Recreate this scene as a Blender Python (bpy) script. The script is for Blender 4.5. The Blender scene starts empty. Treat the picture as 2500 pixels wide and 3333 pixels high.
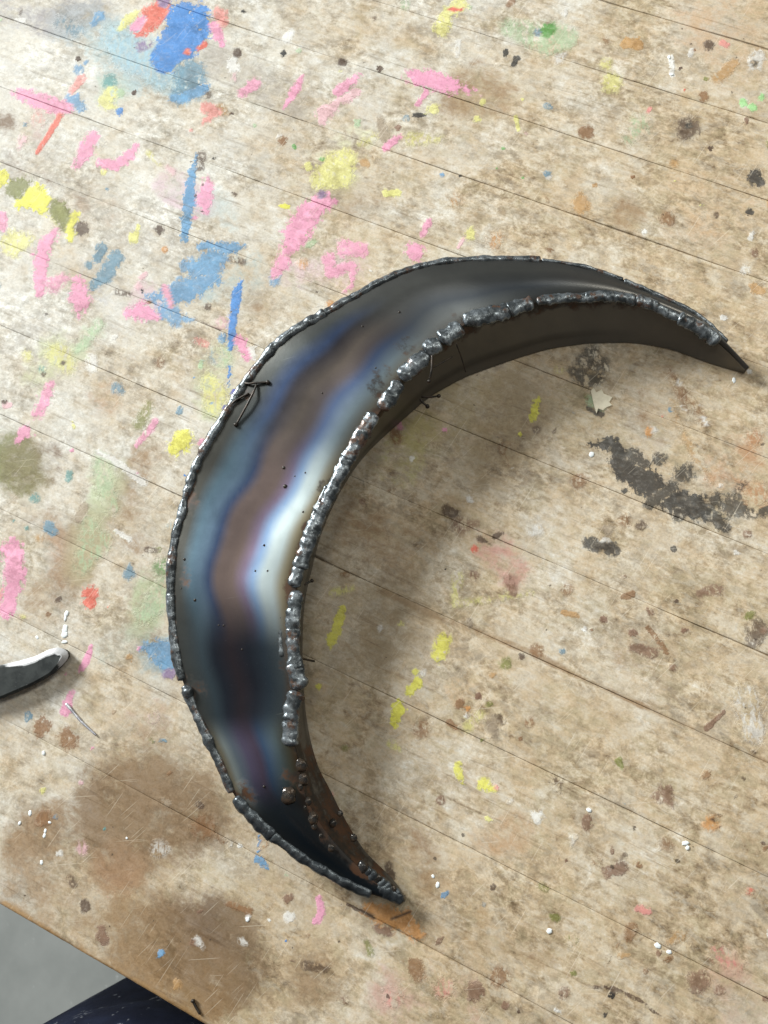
import bpy, bmesh, math, random
import numpy as np
from mathutils import Matrix, Vector, noise

random.seed(4); rng = np.random.default_rng(7)
scene = bpy.context.scene
R = math.radians

# ------------------------------------------------------------------ camera
CAM_H, TILT, ROLL, HEAD, FPX = 0.40, R(15.5), R(-20.0), R(44.6), 2770.0
CM = Matrix.Rotation(HEAD, 3, 'Z') @ Matrix.Rotation(TILT, 3, 'X') @ Matrix.Rotation(ROLL, 3, 'Z')
cam_d = bpy.data.cameras.new('camera'); cam = bpy.data.objects.new('camera', cam_d)
scene.collection.objects.link(cam); scene.camera = cam
cam.matrix_world = Matrix.Translation((0, 0, CAM_H)) @ CM.to_4x4()
cam_d.sensor_fit = 'VERTICAL'; cam_d.sensor_height = 36.0; cam_d.sensor_width = 27.0
cam_d.lens = FPX / 3333.0 * 36.0
cam_d.clip_start = 0.01; cam_d.clip_end = 50
cam_d.dof.use_dof = True; cam_d.dof.focus_distance = 0.40; cam_d.dof.aperture_fstop = 18

# ------------------------------------------------------------------ light
world = bpy.data.worlds.new('World'); scene.world = world; world.use_nodes = True
world.node_tree.nodes['Background'].inputs[0].default_value = (0.95, 1.0, 0.98, 1)
world.node_tree.nodes['Background'].inputs[1].default_value = 0.14
def area(name, loc, target, sx, sy, power, col):
    d = bpy.data.lights.new(name, 'AREA'); d.shape = 'RECTANGLE'; d.size = sx; d.size_y = sy
    d.energy = power; d.color = col
    o = bpy.data.objects.new(name, d); scene.collection.objects.link(o)
    o.location = loc
    o.rotation_euler = (Vector(target) - Vector(loc)).to_track_quat('-Z', 'Y').to_euler()
    return o
MID = (-0.08, 0.16, 0.0)
wl = area('window_light', (-5.2, 1.30, 2.40), (-0.10, 0.40, 0.0), 1.5, 1.5, 124, (0.97, 1.0, 0.975)); wl.data.spread = R(75)
area('ceiling_tube_light', (-0.28, 0.40, 1.75), (-0.28, 0.40, 0), 0.30, 0.55, 4.4, (1.0, 0.99, 0.90))
area('ceiling_tube_light', (-0.92, -0.30, 1.75), (-0.92, -0.30, 0), 0.30, 0.55, 1.3, (1.0, 0.99, 0.90))  # extra lamp, added to give the crescent its second highlight
area('ceiling_tube_light', (0.70, 1.50, 1.45), (0.0, 0.45, 0), 0.30, 1.2, 9.5, (1.0, 0.98, 0.88))
scene.view_settings.view_transform = 'Standard'; scene.view_settings.look = 'None'
scene.view_settings.exposure = 0.06; scene.view_settings.gamma = 1.0
scene.render.resolution_x, scene.render.resolution_y = 768, 1024

# ------------------------------------------------------------------ helpers
cmr = np.array(CM)
def unF(p, z=0.0):                       # photograph pixel (2500x3333) -> point of the place at height z
    p = np.atleast_2d(np.asarray(p, float))
    d = np.stack([(p[:, 0]-1250)/FPX, (1666.5-p[:, 1])/FPX, -np.ones(len(p))], 1) @ cmr.T
    z = np.broadcast_to(z, (len(p),))
    s = (z-CAM_H)/d[:, 2]
    return np.stack([d[:, 0]*s, d[:, 1]*s, z], 1)
KD = 2500/1659
def unD(p, z=0.0): return unF(np.atleast_2d(np.asarray(p, float))*KD, z)
def toF(P):
    q = (np.asarray(P)-np.array([0, 0, CAM_H])) @ cmr
    return np.stack([1250+FPX*q[:, 0]/-q[:, 2], 1666.5-FPX*q[:, 1]/-q[:, 2]], 1)
TILES = {1: (0, 0), 2: (1250, 0), 3: (0, 833), 4: (1250, 833), 5: (0, 1666), 6: (1250, 1666), 7: (0, 2500), 8: (1250, 2500)}
TS = 1250/1659
def tf(t, x, y): return (TILES[t][0]+x*TS, TILES[t][1]+y*TS)

def link(name, me, mat=None, parent=None, **props):
    o = bpy.data.objects.new(name, me); scene.collection.objects.link(o)
    if mat is not None and me is not None: me.materials.append(mat)
    if parent is not None: o.parent = parent
    for k, v in props.items(): o[k] = v
    return o
def mesh_of(name, verts, faces, smooth=True):
    me = bpy.data.meshes.new(name)
    me.from_pydata([tuple(map(float, v)) for v in verts], [], [tuple(int(i) for i in f) for f in faces]); me.update()
    if smooth: me.polygons.foreach_set('use_smooth', [True]*len(me.polygons))
    return me
def set_attr(me, name, arr, kind):
    a = me.attributes.new(name, kind, 'POINT')
    a.data.foreach_set('color' if kind == 'FLOAT_COLOR' else 'value', np.asarray(arr, np.float32).ravel())
def smoothstep(a, b, x):
    t = np.clip((x-a)/(b-a), 0, 1); return t*t*(3-2*t)
def resample(pts, n):
    pts = np.asarray(pts, float); s = np.r_[0, np.cumsum(np.linalg.norm(np.diff(pts, axis=0), axis=1))]
    k = np.linspace(0, s[-1], n)
    return np.stack([np.interp(k, s, pts[:, i]) for i in range(pts.shape[1])], 1)
def smooth_line(p, it):
    p = p.copy()
    for _ in range(it): p[1:-1] = .25*p[:-2]+.5*p[1:-1]+.25*p[2:]
    return p

# node shorthand
class NT:
    def __init__(s, name):
        s.m = bpy.data.materials.new(name); s.m.use_nodes = True; s.t = s.m.node_tree
        s.b = s.t.nodes['Principled BSDF']
    def n(s, typ, **kw):
        nd = s.t.nodes.new(typ)
        for k, v in kw.items(): setattr(nd, k, v)
        return nd
    def put(s, sock, v):
        if v is None: return
        if hasattr(v, 'links') or isinstance(v, bpy.types.NodeSocket): s.t.links.new(v, sock)
        else:
            if isinstance(v, (tuple, list)) and len(v) == 3 and sock.type == 'RGBA': v = (*v, 1)
            sock.default_value = v
    def math(s, op, a, b=None, c=None, clamp=False):
        nd = s.n('ShaderNodeMath', operation=op); nd.use_clamp = clamp
        s.put(nd.inputs[0], a); s.put(nd.inputs[1], b); s.put(nd.inputs[2], c); return nd.outputs[0]
    def mix(s, f, a, b, mode='MIX'):
        nd = s.n('ShaderNodeMix', data_type='RGBA', blend_type=mode)
        s.put(nd.inputs['Factor'], f); s.put(nd.inputs[6], a); s.put(nd.inputs[7], b); return nd.outputs[2]
    def step(s, x, a, b, lo=0.0, hi=1.0):
        nd = s.n('ShaderNodeMapRange', interpolation_type='SMOOTHSTEP')
        for i, v in enumerate((x, a, b, lo, hi)): s.put(nd.inputs[i], v)
        return nd.outputs[0]
    def coords(s, scale=(1, 1, 1), rot=(0, 0, 0), loc=(0, 0, 0)):
        c = s.n('ShaderNodeTexCoord'); mp = s.n('ShaderNodeMapping')
        s.t.links.new(c.outputs['Object'], mp.inputs['Vector'])
        mp.inputs['Scale'].default_value = scale; mp.inputs['Rotation'].default_value = rot; mp.inputs['Location'].default_value = loc
        return mp.outputs[0]
    def noise(s, vec, scale, detail=4, rough=.55, dist=0.0, col=False):
        nd = s.n('ShaderNodeTexNoise'); s.put(nd.inputs['Vector'], vec); nd.inputs['Scale'].default_value = scale
        nd.inputs['Detail'].default_value = detail; nd.inputs['Roughness'].default_value = rough; nd.inputs['Distortion'].default_value = dist
        return nd.outputs[1 if col else 0]
    def voro(s, vec, scale, feature='F1', rand=1.0):
        nd = s.n('ShaderNodeTexVoronoi', feature=feature); s.put(nd.inputs['Vector'], vec)
        nd.inputs['Scale'].default_value = scale; nd.inputs['Randomness'].default_value = rand
        return nd
    def attr(s, name):
        nd = s.n('ShaderNodeAttribute', attribute_name=name); return nd
    def bump(s, h, strength, dist):
        nd = s.n('ShaderNodeBump'); nd.inputs['Strength'].default_value = strength; nd.inputs['Distance'].default_value = dist
        s.put(nd.inputs['Height'], h); s.t.links.new(nd.outputs[0], s.b.inputs['Normal']); return nd
    def set(s, **kw):
        for k, v in kw.items(): s.put(s.b.inputs[k.replace('_', ' ')], v)

# ------------------------------------------------------------------ materials
def mat_bench():
    N = NT('painted_bench_wood')
    res = N.attr('residue').outputs['Fac']; tone = N.attr('tone').outputs['Fac']
    big = N.noise(N.coords(), 17, 5, .68)
    mid = N.noise(N.coords(scale=(1, 1.2, 1), rot=(0, 0, .5), loc=(3, 1, 0)), 88, 6, .74, .3)
    fl = N.noise(N.coords(scale=(.9, 1.15, 1), rot=(0, 0, -.4), loc=(9, 2, 0)), 270, 5, .76, .35)
    fine = N.noise(N.coords(loc=(1, 7, 0)), 900, 2, .6)
    hue = N.noise(N.coords(loc=(6, 6, 0)), 34, 5, .68, .3, col=True)
    grain = N.noise(N.coords(scale=(26, 420, 1)), 1.0, 3, .65, .4)
    x = N.math('ADD', N.math('MULTIPLY', mid, .48), N.math('MULTIPLY', fl, .34))
    x = N.math('ADD', x, N.math('MULTIPLY', grain, .18))
    x = N.math('ADD', x, N.math('MULTIPLY', N.math('SUBTRACT', res, .5), .10))
    x = N.math('ADD', x, N.math('MULTIPLY', N.math('SUBTRACT', big, .5), .42))
    cr = N.n('ShaderNodeValToRGB'); N.t.links.new(x, cr.inputs[0]); e = cr.color_ramp.elements
    stops = [(.36, (.185, .13, .078)), (.42, (.335, .25, .158)), (.468, (.445, .345, .23)), (.505, (.545, .44, .305)), (.545, (.59, .495, .37)), (.585, (.625, .56, .465)), (.66, (.76, .71, .62))]
    e[0].position, e[0].color = stops[0][0], (*stops[0][1], 1); e[1].position, e[1].color = stops[-1][0], (*stops[-1][1], 1)
    for p, c in stops[1:-1]: q = e.new(p); q.color = (*c, 1)
    cg = N.n('ShaderNodeValToRGB'); N.t.links.new(x, cg.inputs[0]); e = cg.color_ramp.elements
    stops = [(.36, (.215, .195, .165)), (.42, (.365, .345, .30)), (.468, (.46, .44, .395)), (.505, (.56, .545, .50)), (.545, (.625, .61, .565)), (.585, (.67, .66, .62)), (.66, (.78, .77, .74))]
    e[0].position, e[0].color = stops[0][0], (*stops[0][1], 1); e[1].position, e[1].color = stops[-1][0], (*stops[-1][1], 1)
    for p, c in stops[1:-1]: q = e.new(p); q.color = (*c, 1)
    gm = N.step(N.math('ADD', res, N.math('MULTIPLY', N.math('SUBTRACT', big, .5), 1.6)), .25, 1.05)
    col = N.mix(gm, cr.outputs[0], cg.outputs[0])
    # old washed-out colours soaked into the wood, in patches large and small
    inv = N.math('SUBTRACT', 1.0, N.math('MULTIPLY', gm, .75))
    for hn, k in ((hue, .66), (N.noise(N.coords(scale=(.8, 1.5, 1), loc=(1, 3, 0)), 125, 5, .72, .4, col=True), .62)):
        sep = N.n('ShaderNodeSeparateColor'); N.t.links.new(hn, sep.inputs[0])
        col = N.mix(N.step(sep.outputs[0], .515, .58, 0, .50*k), col, (.60, .55, .46))
        col = N.mix(N.step(sep.outputs[1], .525, .59, 0, .42*k), col, N.mix(gm, (.42, .36, .28), (.47, .455, .44)))
        col = N.mix(N.math('MULTIPLY', N.step(sep.outputs[2], .51, .58, 0, .60*k), inv), col, (.56, .425, .275))
        col = N.mix(N.math('MULTIPLY', N.step(sep.outputs[0], .47, .42, 0, .40*k), inv), col, (.40, .345, .22))
    # soaked in stains (brown, red, yellow) placed where they lie on the bench
    st = N.attr('stain')
    sm = N.math('ADD', st.outputs['Alpha'], N.math('MULTIPLY', N.math('SUBTRACT', N.math('ADD', N.math('MULTIPLY', mid, .55), N.math('MULTIPLY', big, .45)), .5), 4.2))
    sm = N.math('MULTIPLY', N.step(sm, .22, .95), N.step(st.outputs['Alpha'], .0, .30))
    col = N.mix(N.math('MULTIPLY', sm, .86), col, N.mix(.62, st.outputs['Color'], N.mix(1.0, N.mix(.35, col, (1, 1, 1)), st.outputs['Color'], 'MULTIPLY')))
    # brushed and dabbed paint, rubbed through
    pt = N.attr('paint'); wear = N.attr('wear').outputs['Fac']
    sv = N.coords(scale=(1, 1, 1), rot=(0, 0, R(-28)))
    mp = N.n('ShaderNodeMapping'); N.t.links.new(sv, mp.inputs['Vector']); mp.inputs['Scale'].default_value = (2.6, .8, 1)
    brush = N.noise(mp.outputs[0], 110, 5, .75, .2)
    e1 = N.math('ADD', N.math('MULTIPLY', N.math('SUBTRACT', brush, .5), 2.3), N.math('MULTIPLY', N.math('SUBTRACT', fl, .5), 2.6))
    sd = N.math('ADD', pt.outputs['Alpha'], e1)
    soft = N.math('ADD', .09, N.math('MULTIPLY', wear, .38))
    pm = N.step(sd, N.math('MULTIPLY', soft, -1.0), soft)
    wx = N.math('ADD', N.math('MULTIPLY', brush, .5), N.math('ADD', N.math('MULTIPLY', fl, .3), N.math('MULTIPLY', mid, .2)))
    cth = N.math('SUBTRACT', .670, N.math('MULTIPLY', wear, .215))
    wm = N.step(wx, N.math('SUBTRACT', cth, .035), N.math('ADD', cth, .045), 1, 0)
    pm = N.math('MULTIPLY', N.math('MULTIPLY', pm, wm), N.math('SUBTRACT', .96, N.math('MULTIPLY', wear, .30)))
    pc = N.mix(N.step(mid, .42, .62, .30, .0), pt.outputs['Color'], N.mix(1.0, pt.outputs['Color'], (.60, .55, .55), 'MULTIPLY'))
    pc = N.mix(N.step(fl, .50, .68, 0, .30), pc, N.mix(.3, pc, (.80, .76, .72)))
    col = N.mix(pm, col, pc)
    # grime: dark freckles and smears over everything
    gr = N.noise(N.coords(scale=(.8, 1.2, 1), rot=(0, 0, -.7), loc=(2, 8, 0)), 290, 5, .72, .6)
    gmask = N.math('MULTIPLY', N.step(gr, .565, .66), N.step(big, .36, .60, .25, .9))
    col = N.mix(N.math('MULTIPLY', gmask, .34), col, N.mix(gm, (.165, .115, .075), (.25, .22, .19)))
    gr2 = N.noise(N.coords(scale=(.8, 1.3, 1), rot=(0, 0, .3), loc=(12, 8, 0)), 100, 5, .75, .6)
    col = N.mix(N.step(gr2, .53, .68, 0, .20), col, N.mix(gm, (.27, .21, .15), (.34, .31, .27)))
    col = N.mix(N.step(fine, .45, .70, .0, .20), col, N.mix(1.0, col, (.45, .42, .40), 'MULTIPLY'))
    vs = N.voro(N.coords(loc=(4, 4, 0)), 105); dots = N.math('LESS_THAN', N.math('ADD', vs.outputs['Distance'], N.math('MULTIPLY', N.math('SUBTRACT', fl, .5), .5)), N.step(big, .52, .66, .0, .115))
    col = N.mix(N.math('MULTIPLY', dots, .75), col, (.06, .045, .035))
    lum = N.math('ADD', N.math('MULTIPLY', fl, .55), N.math('MULTIPLY', mid, .45))
    zone = N.step(N.noise(N.coords(loc=(8, 2, 0)), 26, 3, .62), .42, .62, .05, .70)
    col = N.mix(zone, col, N.mix(1.0, col, N.mix(N.step(lum, .42, .60), (.68, .65, .61), (1.12, 1.12, 1.12)), 'MULTIPLY'))
    streak = N.noise(N.coords(scale=(16, 300, 1), rot=(0, 0, .05), loc=(2, 0, 0)), 1.0, 4, .7, .6)
    col = N.mix(N.math('MULTIPLY', N.step(streak, .57, .66), N.step(big, .45, .6, .1, .55)), col, N.mix(1.0, col, (.50, .44, .38), 'MULTIPLY'))
    # pale scratches
    sc = None
    for ang, sx, sy, lo, seed in ((67, 40, 1700, .705, 1), (82, 30, 1500, .705, 5), (30, 36, 1600, .72, 9)):
        c0 = N.coords(rot=(0, 0, R(-ang)), loc=(seed, seed*2.3, 0))
        m2 = N.n('ShaderNodeMapping'); N.t.links.new(c0, m2.inputs['Vector']); m2.inputs['Scale'].default_value = (sx, sy, 1)
        v = N.step(N.noise(m2.outputs[0], 1.0, 1, .5), lo, lo+.06)
        sc = v if sc is None else N.math('MAXIMUM', sc, v)
    col = N.mix(N.math('MULTIPLY', sc, .33), col, (.78, .70, .58))
    N.set(Base_Color=col, Roughness=N.step(mid, .35, .65, .46, .66))
    N.b.inputs['Specular IOR Level'].default_value = .20
    film = N.step(N.math('ADD', pt.outputs['Alpha'], N.math('MULTIPLY', N.math('SUBTRACT', fl, .5), 2.6)), -.15, .35)
    N.bump(N.math('ADD', N.math('ADD', N.math('MULTIPLY', fine, .5), N.math('MULTIPLY', fl, .8)), N.math('MULTIPLY', film, .9)), .5, .00025)
    return N.m
def mat_simple(name, col, rough=.5, metal=0.0, var=None, scale=80, bump=0, bscale=300):
    N = NT(name)
    c = col
    if var is not None: c = N.mix(N.step(N.noise(N.coords(), scale, 6, .65), .35, .68), col, var)
    N.set(Base_Color=c, Roughness=rough, Metallic=metal)
    if bump: N.bump(N.noise(N.coords(), bscale, 4, .6), bump, .0006)
    return N.m
def mat_steel(name, metal=.92, rough=(.30, .35)):
    N = NT(name)
    a = N.attr('oxide').outputs['Color']; rust = N.attr('rust').outputs['Fac']
    n1 = N.noise(N.coords(), 180, 6, .65); n2 = N.noise(N.coords(), 900, 3, .6); n3 = N.noise(N.coords(loc=(3, 3, 3)), 60, 5, .6)
    c = N.mix(N.step(n1, .35, .7, 0, .05), a, N.mix(1.0, a, (.5, .5, .52), 'MULTIPLY'))
    c = N.mix(N.step(n2, .66, .78, 0, .08), c, (.35, .34, .33))
    rm = N.step(N.math('ADD', rust, N.math('MULTIPLY', N.math('SUBTRACT', N.math('ADD', N.math('MULTIPLY', n1, .5), N.math('MULTIPLY', n3, .5)), .5), 2.6)), .38, .72)
    rm = N.math('MULTIPLY', rm, N.step(rust, .02, .2))
    rc = N.mix(N.step(N.math('ADD', N.math('MULTIPLY', n3, .6), N.math('MULTIPLY', n1, .4)), .47, .60), (.012, .009, .007), (.080, .034, .014))
    c = N.mix(rm, c, rc)
    # hair scratches
    c0 = N.coords(rot=(0, 0, R(-35))); m2 = N.n('ShaderNodeMapping'); N.t.links.new(c0, m2.inputs['Vector']); m2.inputs['Scale'].default_value = (30, 1400, 1)
    s = N.step(N.noise(m2.outputs[0], 1, 2), .74, .80)
    c = N.mix(N.math('MULTIPLY', s, .25), c, (.5, .5, .5))
    N.set(Base_Color=c, Metallic=N.math('MULTIPLY', N.math('SUBTRACT', 1.0, rm), metal),
          Roughness=N.math('ADD', N.step(n3, .3, .7, rough[0], rough[1]), N.math('MULTIPLY', rm, .15)))
    N.bump(n2, .05, .0003)
    return N.m
def mat_weld():
    N = NT('weld_metal')
    n1 = N.noise(N.coords(), 170, 4, .6); n2 = N.noise(N.coords(loc=(2, 2, 2)), 700, 3, .6)
    c = N.mix(N.step(n1, .40, .60), (.075, .085, .092), (.215, .24, .262))
    n3 = N.noise(N.coords(loc=(8, 1, 2)), 110, 5, .7)
    rm = N.step(n3, .53, .62)
    c = N.mix(N.math('MULTIPLY', rm, .85), c, N.mix(n2, (.018, .010, .007), (.13, .055, .022)))
    N.set(Base_Color=c, Metallic=N.math('SUBTRACT', .70, N.math('MULTIPLY', rm, .5)), Roughness=N.step(n2, .35, .65, .20, .42))
    N.bump(N.math('ADD', N.math('MULTIPLY', n1, .7), N.math('MULTIPLY', n2, .3)), .45, .0010)
    return N.m
M_BENCH = mat_bench()
M_TOP = mat_steel('heat_tinted_steel', .82); M_WALL = mat_steel('rusty_mill_steel', .55, (.36, .5)); M_WELD = mat_weld()
M_SLAG = mat_simple('glossy_weld_slag', (.030, .030, .030), .16, .35, (.075, .050, .032), 260, .5, 420)
M_DWELD = mat_simple('blued_weld_metal', (.045, .052, .060), .30, .7, (.13, .15, .165), 170, .5, 420)
M_CORE = mat_simple('dark_joint_wood', (.05, .035, .022), .8, 0, (.09, .06, .04))
M_FRAME = mat_simple('bench_frame_wood', (.34, .22, .12), .55, 0, (.22, .14, .075), 40)
M_WIRE = mat_simple('burnt_wire', (.022, .020, .018), .45, .4, (.06, .042, .03), 300)
M_WHITE = mat_simple('white_paint', (.80, .84, .86), .35, 0, (.70, .74, .76), 300)
M_CREAM = mat_simple('cream_paint', (.80, .74, .58), .5, 0, (.66, .60, .46), 250, .3)

# ------------------------------------------------------------------ floor
FLOOR_Z = -0.88
def mat_floor():
    N = NT('grey_shop_floor')
    n = N.noise(N.coords(), 9, 6, .6); s = N.noise(N.coords(loc=(1, 4, 0)), 55, 6, .7)
    c = N.mix(N.step(n, .35, .65), (.24, .25, .243), (.29, .30, .292))
    c = N.mix(N.math('MULTIPLY', N.step(s, .64, .70), .6), c, (.55, .57, .56))
    N.set(Base_Color=c, Roughness=.42); N.bump(s, .1, .001); return N.m
fl = mesh_of('floor', [(-6, -6, FLOOR_Z), (6, -6, FLOOR_Z), (6, 6, FLOOR_Z), (-6, 6, FLOOR_Z)], [(0, 1, 2, 3)], False)
link('floor', fl, mat_floor(), kind='structure')

# ------------------------------------------------------------------ workbench
bench = link('workbench', None, label='wooden workbench top of glued strips spattered with pink, blue and yellow paint', category='workbench')
bench.location = (0, 0, 0)

# --- paint and stains that lie on it: (tile, [(x, y, r)...], colour, wear)
PINK = (.78, .34, .51); LPINK = (.74, .47, .52); BLUE = (.07, .25, .62); SBLUE = (.13, .32, .55); PALEBLUE = (.36, .55, .66); GBLUE = (.13, .27, .38)
YEL = (.74, .72, .11); PYEL = (.72, .70, .26); OLIVE = (.20, .215, .055); GREEN = (.10, .34, .08); PGREEN = (.42, .56, .36); RED = (.72, .13, .09); SALM = (.75, .30, .28)
BLACK = (.022, .025, .030); BROWN = (.25, .13, .06); DBROWN = (.085, .05, .035); ORANGE = (.62, .30, .10); TANP = (.50, .30, .13); PURP = (.25, .16, .35); VIO = (.10, .12, .50); TEAL = (.10, .30, .30); WHT = (.78, .78, .76); RBROWN = (.22, .125, .085); LGREEN = (.36, .70, .30)
S = []
def P(t, pts, c, w=.35): S.append(([(*tf(t, x, y), r*TS) for x, y, r in pts], c, w))
# top left
P(1, [(470, 150, 45), (560, 230, 80), (640, 260, 80), (700, 330, 60)], PALEBLUE, .75)
P(1, [(800, 90, 85), (820, 130, 88), (760, 200, 85), (720, 250, 70)], BLUE, .10)
P(1, [(860, 60, 45), (880, 100, 40)], BLUE, .05)
P(1, [(820, 330, 75), (840, 370, 60), (780, 410, 45)], GBLUE, .55); P(1, [(885, 380, 22), (790, 425, 25), (745, 425, 18)], SBLUE, .3)
P(1, [(600, 130, 32), (650, 80, 48), (690, 40, 42)], RED, .35); P(1, [(585, 120, 22), (615, 85, 20)], PINK, .2); P(1, [(705, 10, 26)], PURP, .4)
P(1, [(610, 200, 26), (640, 190, 20)], PURP, .7); P(1, [(810, 225, 14)], RED, .5)
P(1, [(925, 110, 24), (945, 160, 20), (958, 190, 12)], PINK, .1); P(1, [(950, 65, 32), (965, 95, 20)], SALM, .4); P(1, [(885, 190, 14), (860, 210, 10)], RED, .3)
P(1, [(515, 125, 12), (560, 75, 22), (590, 50, 10)], PYEL, .4)
P(1, [(270, 100, 40), (330, 130, 40)], GBLUE, .9); P(1, [(430, 70, 22), (405, 100, 16)], SBLUE, .5); P(1, [(340, 300, 24)], SBLUE, .6); P(1, [(320, 425, 34), (350, 470, 18)], SBLUE, .5)
P(1, [(355, 335, 18), (310, 395, 16)], SALM, .5); P(1, [(470, 350, 34)], TEAL, .6); P(1, [(480, 400, 30), (450, 440, 28), (500, 470, 14)], PYEL, .5); P(1, [(515, 480, 17)], BLUE, .2); P(1, [(520, 400, 20)], PGREEN, .5)
P(1, [(75, 405, 20), (150, 430, 32), (230, 455, 34), (295, 465, 26)], PINK, .25); P(1, [(260, 500, 12), (205, 590, 12), (155, 665, 8)], RED, .45)
P(1, [(100, 600, 22), (80, 640, 10)], LPINK, .7); P(1, [(170, 510, 40)], SALM, .93)
P(1, [(405, 590, 26), (370, 650, 34), (330, 720, 12)], PINK, .25); P(1, [(440, 705, 20), (500, 715, 26), (560, 670, 22), (588, 630, 14)], PINK, .3)
P(1, [(0, 770, 38)], YEL, .05); P(1, [(85, 880, 22), (150, 850, 52), (195, 885, 44)], YEL, .08); P(1, [(70, 815, 46), (110, 790, 24)], OLIVE, .35); P(1, [(245, 900, 42), (285, 960, 38)], OLIVE, .3); P(1, [(325, 930, 18), (310, 990, 24), (300, 1035, 14)], YEL, .3); P(1, [(60, 1050, 60), (110, 1035, 30)], PYEL, .6)
P(1, [(5, 930, 22), (5, 980, 24)], PINK, .3); P(1, [(235, 1000, 14), (195, 1060, 30), (175, 1105, 32)], PINK, .2)
P(1, [(848, 660, 4), (828, 770, 18), (815, 860, 26), (805, 940, 24), (800, 1030, 16)], SBLUE, .15); P(1, [(900, 790, 22), (885, 850, 36), (885, 900, 24)], PINK, .35); P(1, [(838, 940, 10)], PINK, .3)
P(1, [(720, 720, 14), (745, 740, 20)], LPINK, .8); P(1, [(640, 660, 14), (690, 710, 10)], PYEL, .8)
P(1, [(1100, 365, 26), (1045, 400, 18)], PINK, .45); P(1, [(1312, 320, 4), (1275, 390, 20), (1228, 462, 6)], PINK, .3); P(1, [(1552, 320, 8), (1500, 370, 24), (1460, 400, 22)], PINK, .4); P(1, [(1540, 400, 18), (1450, 450, 20), (1400, 490, 32), (1390, 530, 14)], LPINK, .3)
P(1, [(890, 465, 26), (940, 485, 22), (875, 530, 8)], SALM, .45); P(1, [(825, 560, 9)], SALM, .5)
P(1, [(1450, 740, 84), (1380, 780, 40), (1490, 690, 50)], PYEL, .55); P(1, [(1335, 720, 22)], PYEL, .3)
P(1, [(1400, 865, 38), (1325, 930, 52), (1280, 1010, 54), (1240, 1085, 26)], PINK, .22); P(1, [(1445, 870, 16)], PINK, .3); P(1, [(1390, 840, 20)], PURP, .6)
P(1, [(1490, 1070, 38), (1560, 1080, 30)], PINK, .45); P(1, [(1270, 630, 9), (1275, 640, 7)], GREEN, .4); P(1, [(1392, 688, 12)], GREEN, .4); P(1, [(1212, 888, 10), (1245, 892, 9)], YEL, .1); P(1, [(575, 1030, 22), (600, 980, 9)], PYEL, .2)
P(1, [(1600, 590, 30), (1560, 620, 20)], PYEL, .85); P(1, [(710, 1078, 15)], ORANGE, .5)
P(1, [(440, 1075, 24), (420, 1110, 20)], GBLUE, .3); P(1, [(860, 1062, 14), (940, 1075, 34), (1040, 1065, 16)], SBLUE, .3)
P(1, [(1240, 165, 22), (1260, 140, 14)], WHT, .5)
# top right
P(2, [(330, 20, 30), (270, 60, 26), (250, 120, 36)], PYEL, .45); P(2, [(285, 40, 8), (320, 40, 8), (340, 42, 6)], RED, .3); P(2, [(90, 20, 26)], PGREEN, .8)
P(2, [(540, 120, 40), (640, 150, 60), (780, 160, 60), (700, 200, 45)], PGREEN, .72); P(2, [(705, 130, 32), (720, 120, 28)], GREEN, .3); P(2, [(662, 142, 18)], GBLUE, .6)
P(2, [(105, 320, 18), (190, 345, 42), (290, 370, 34), (385, 392, 6)], PINK, .18); P(2, [(185, 395, 16), (145, 450, 10)], PINK, .3); P(2, [(100, 350, 12)], LPINK, .4)
P(2, [(1050, 190, 28), (1095, 188, 28)], TANP, .05); P(2, [(1405, 195, 22)], DBROWN, .4); P(2, [(1510, 275, 26), (1440, 340, 22)], TANP, .55); P(2, [(955, 180, 20)], BROWN, .8)
P(2, [(525, 222, 13), (522, 238, 10)], BLACK, .25); P(2, [(572, 255, 15), (560, 280, 14)], BLACK, .3); P(2, [(128, 495, 10), (172, 497, 9)], BLACK, .3)
P(2, [(1310, 560, 56), (1300, 580, 30)], DBROWN, .55); P(2, [(1315, 540, 18)], BLACK, .4); P(2, [(1600, 760, 28), (1620, 785, 26)], BLACK, .3); P(2, [(1580, 915, 16)], BLACK, .3)
P(2, [(1550, 442, 18)], LGREEN, .35); P(2, [(1595, 462, 22)], LGREEN, .35); P(2, [(1632, 418, 14)], LGREEN, .4); P(2, [(1100, 540, 55), (1060, 600, 30)], PGREEN, .9)
P(2, [(985, 355, 45)], PYEL, .65); P(2, [(960, 275, 28)], PYEL, .7); P(2, [(400, 515, 17)], PYEL, .3); P(2, [(570, 505, 10), (580, 560, 8)], PYEL, .3); P(2, [(425, 440, 14)], PYEL, .5); P(2, [(210, 470, 26)], PYEL, .5); P(2, [(600, 430, 8)], PYEL, .4)
P(2, [(70, 590, 10), (30, 620, 18), (5, 640, 14)], PINK, .3); P(2, [(62, 552, 14)], RBROWN, .3); P(2, [(120, 600, 36), (240, 600, 20)], PYEL, .82)
P(2, [(845, 850, 22), (850, 885, 38)], TANP, .45); P(2, [(912, 800, 11)], TANP, .3); P(2, [(1225, 945, 34)], BROWN, .55); P(2, [(1255, 705, 22)], TANP, .7)
P(2, [(195, 955, 16), (165, 1010, 12)], PINK, .4); P(2, [(130, 1085, 40)], PINK, .3); P(2, [(345, 1030, 8), (320, 1070, 8)], LPINK, .4); P(2, [(480, 1040, 40)], ORANGE, .85); P(2, [(305, 865, 36)], ORANGE, .93); P(2, [(10, 835, 16), (60, 832, 16)], PYEL, .2)
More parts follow.
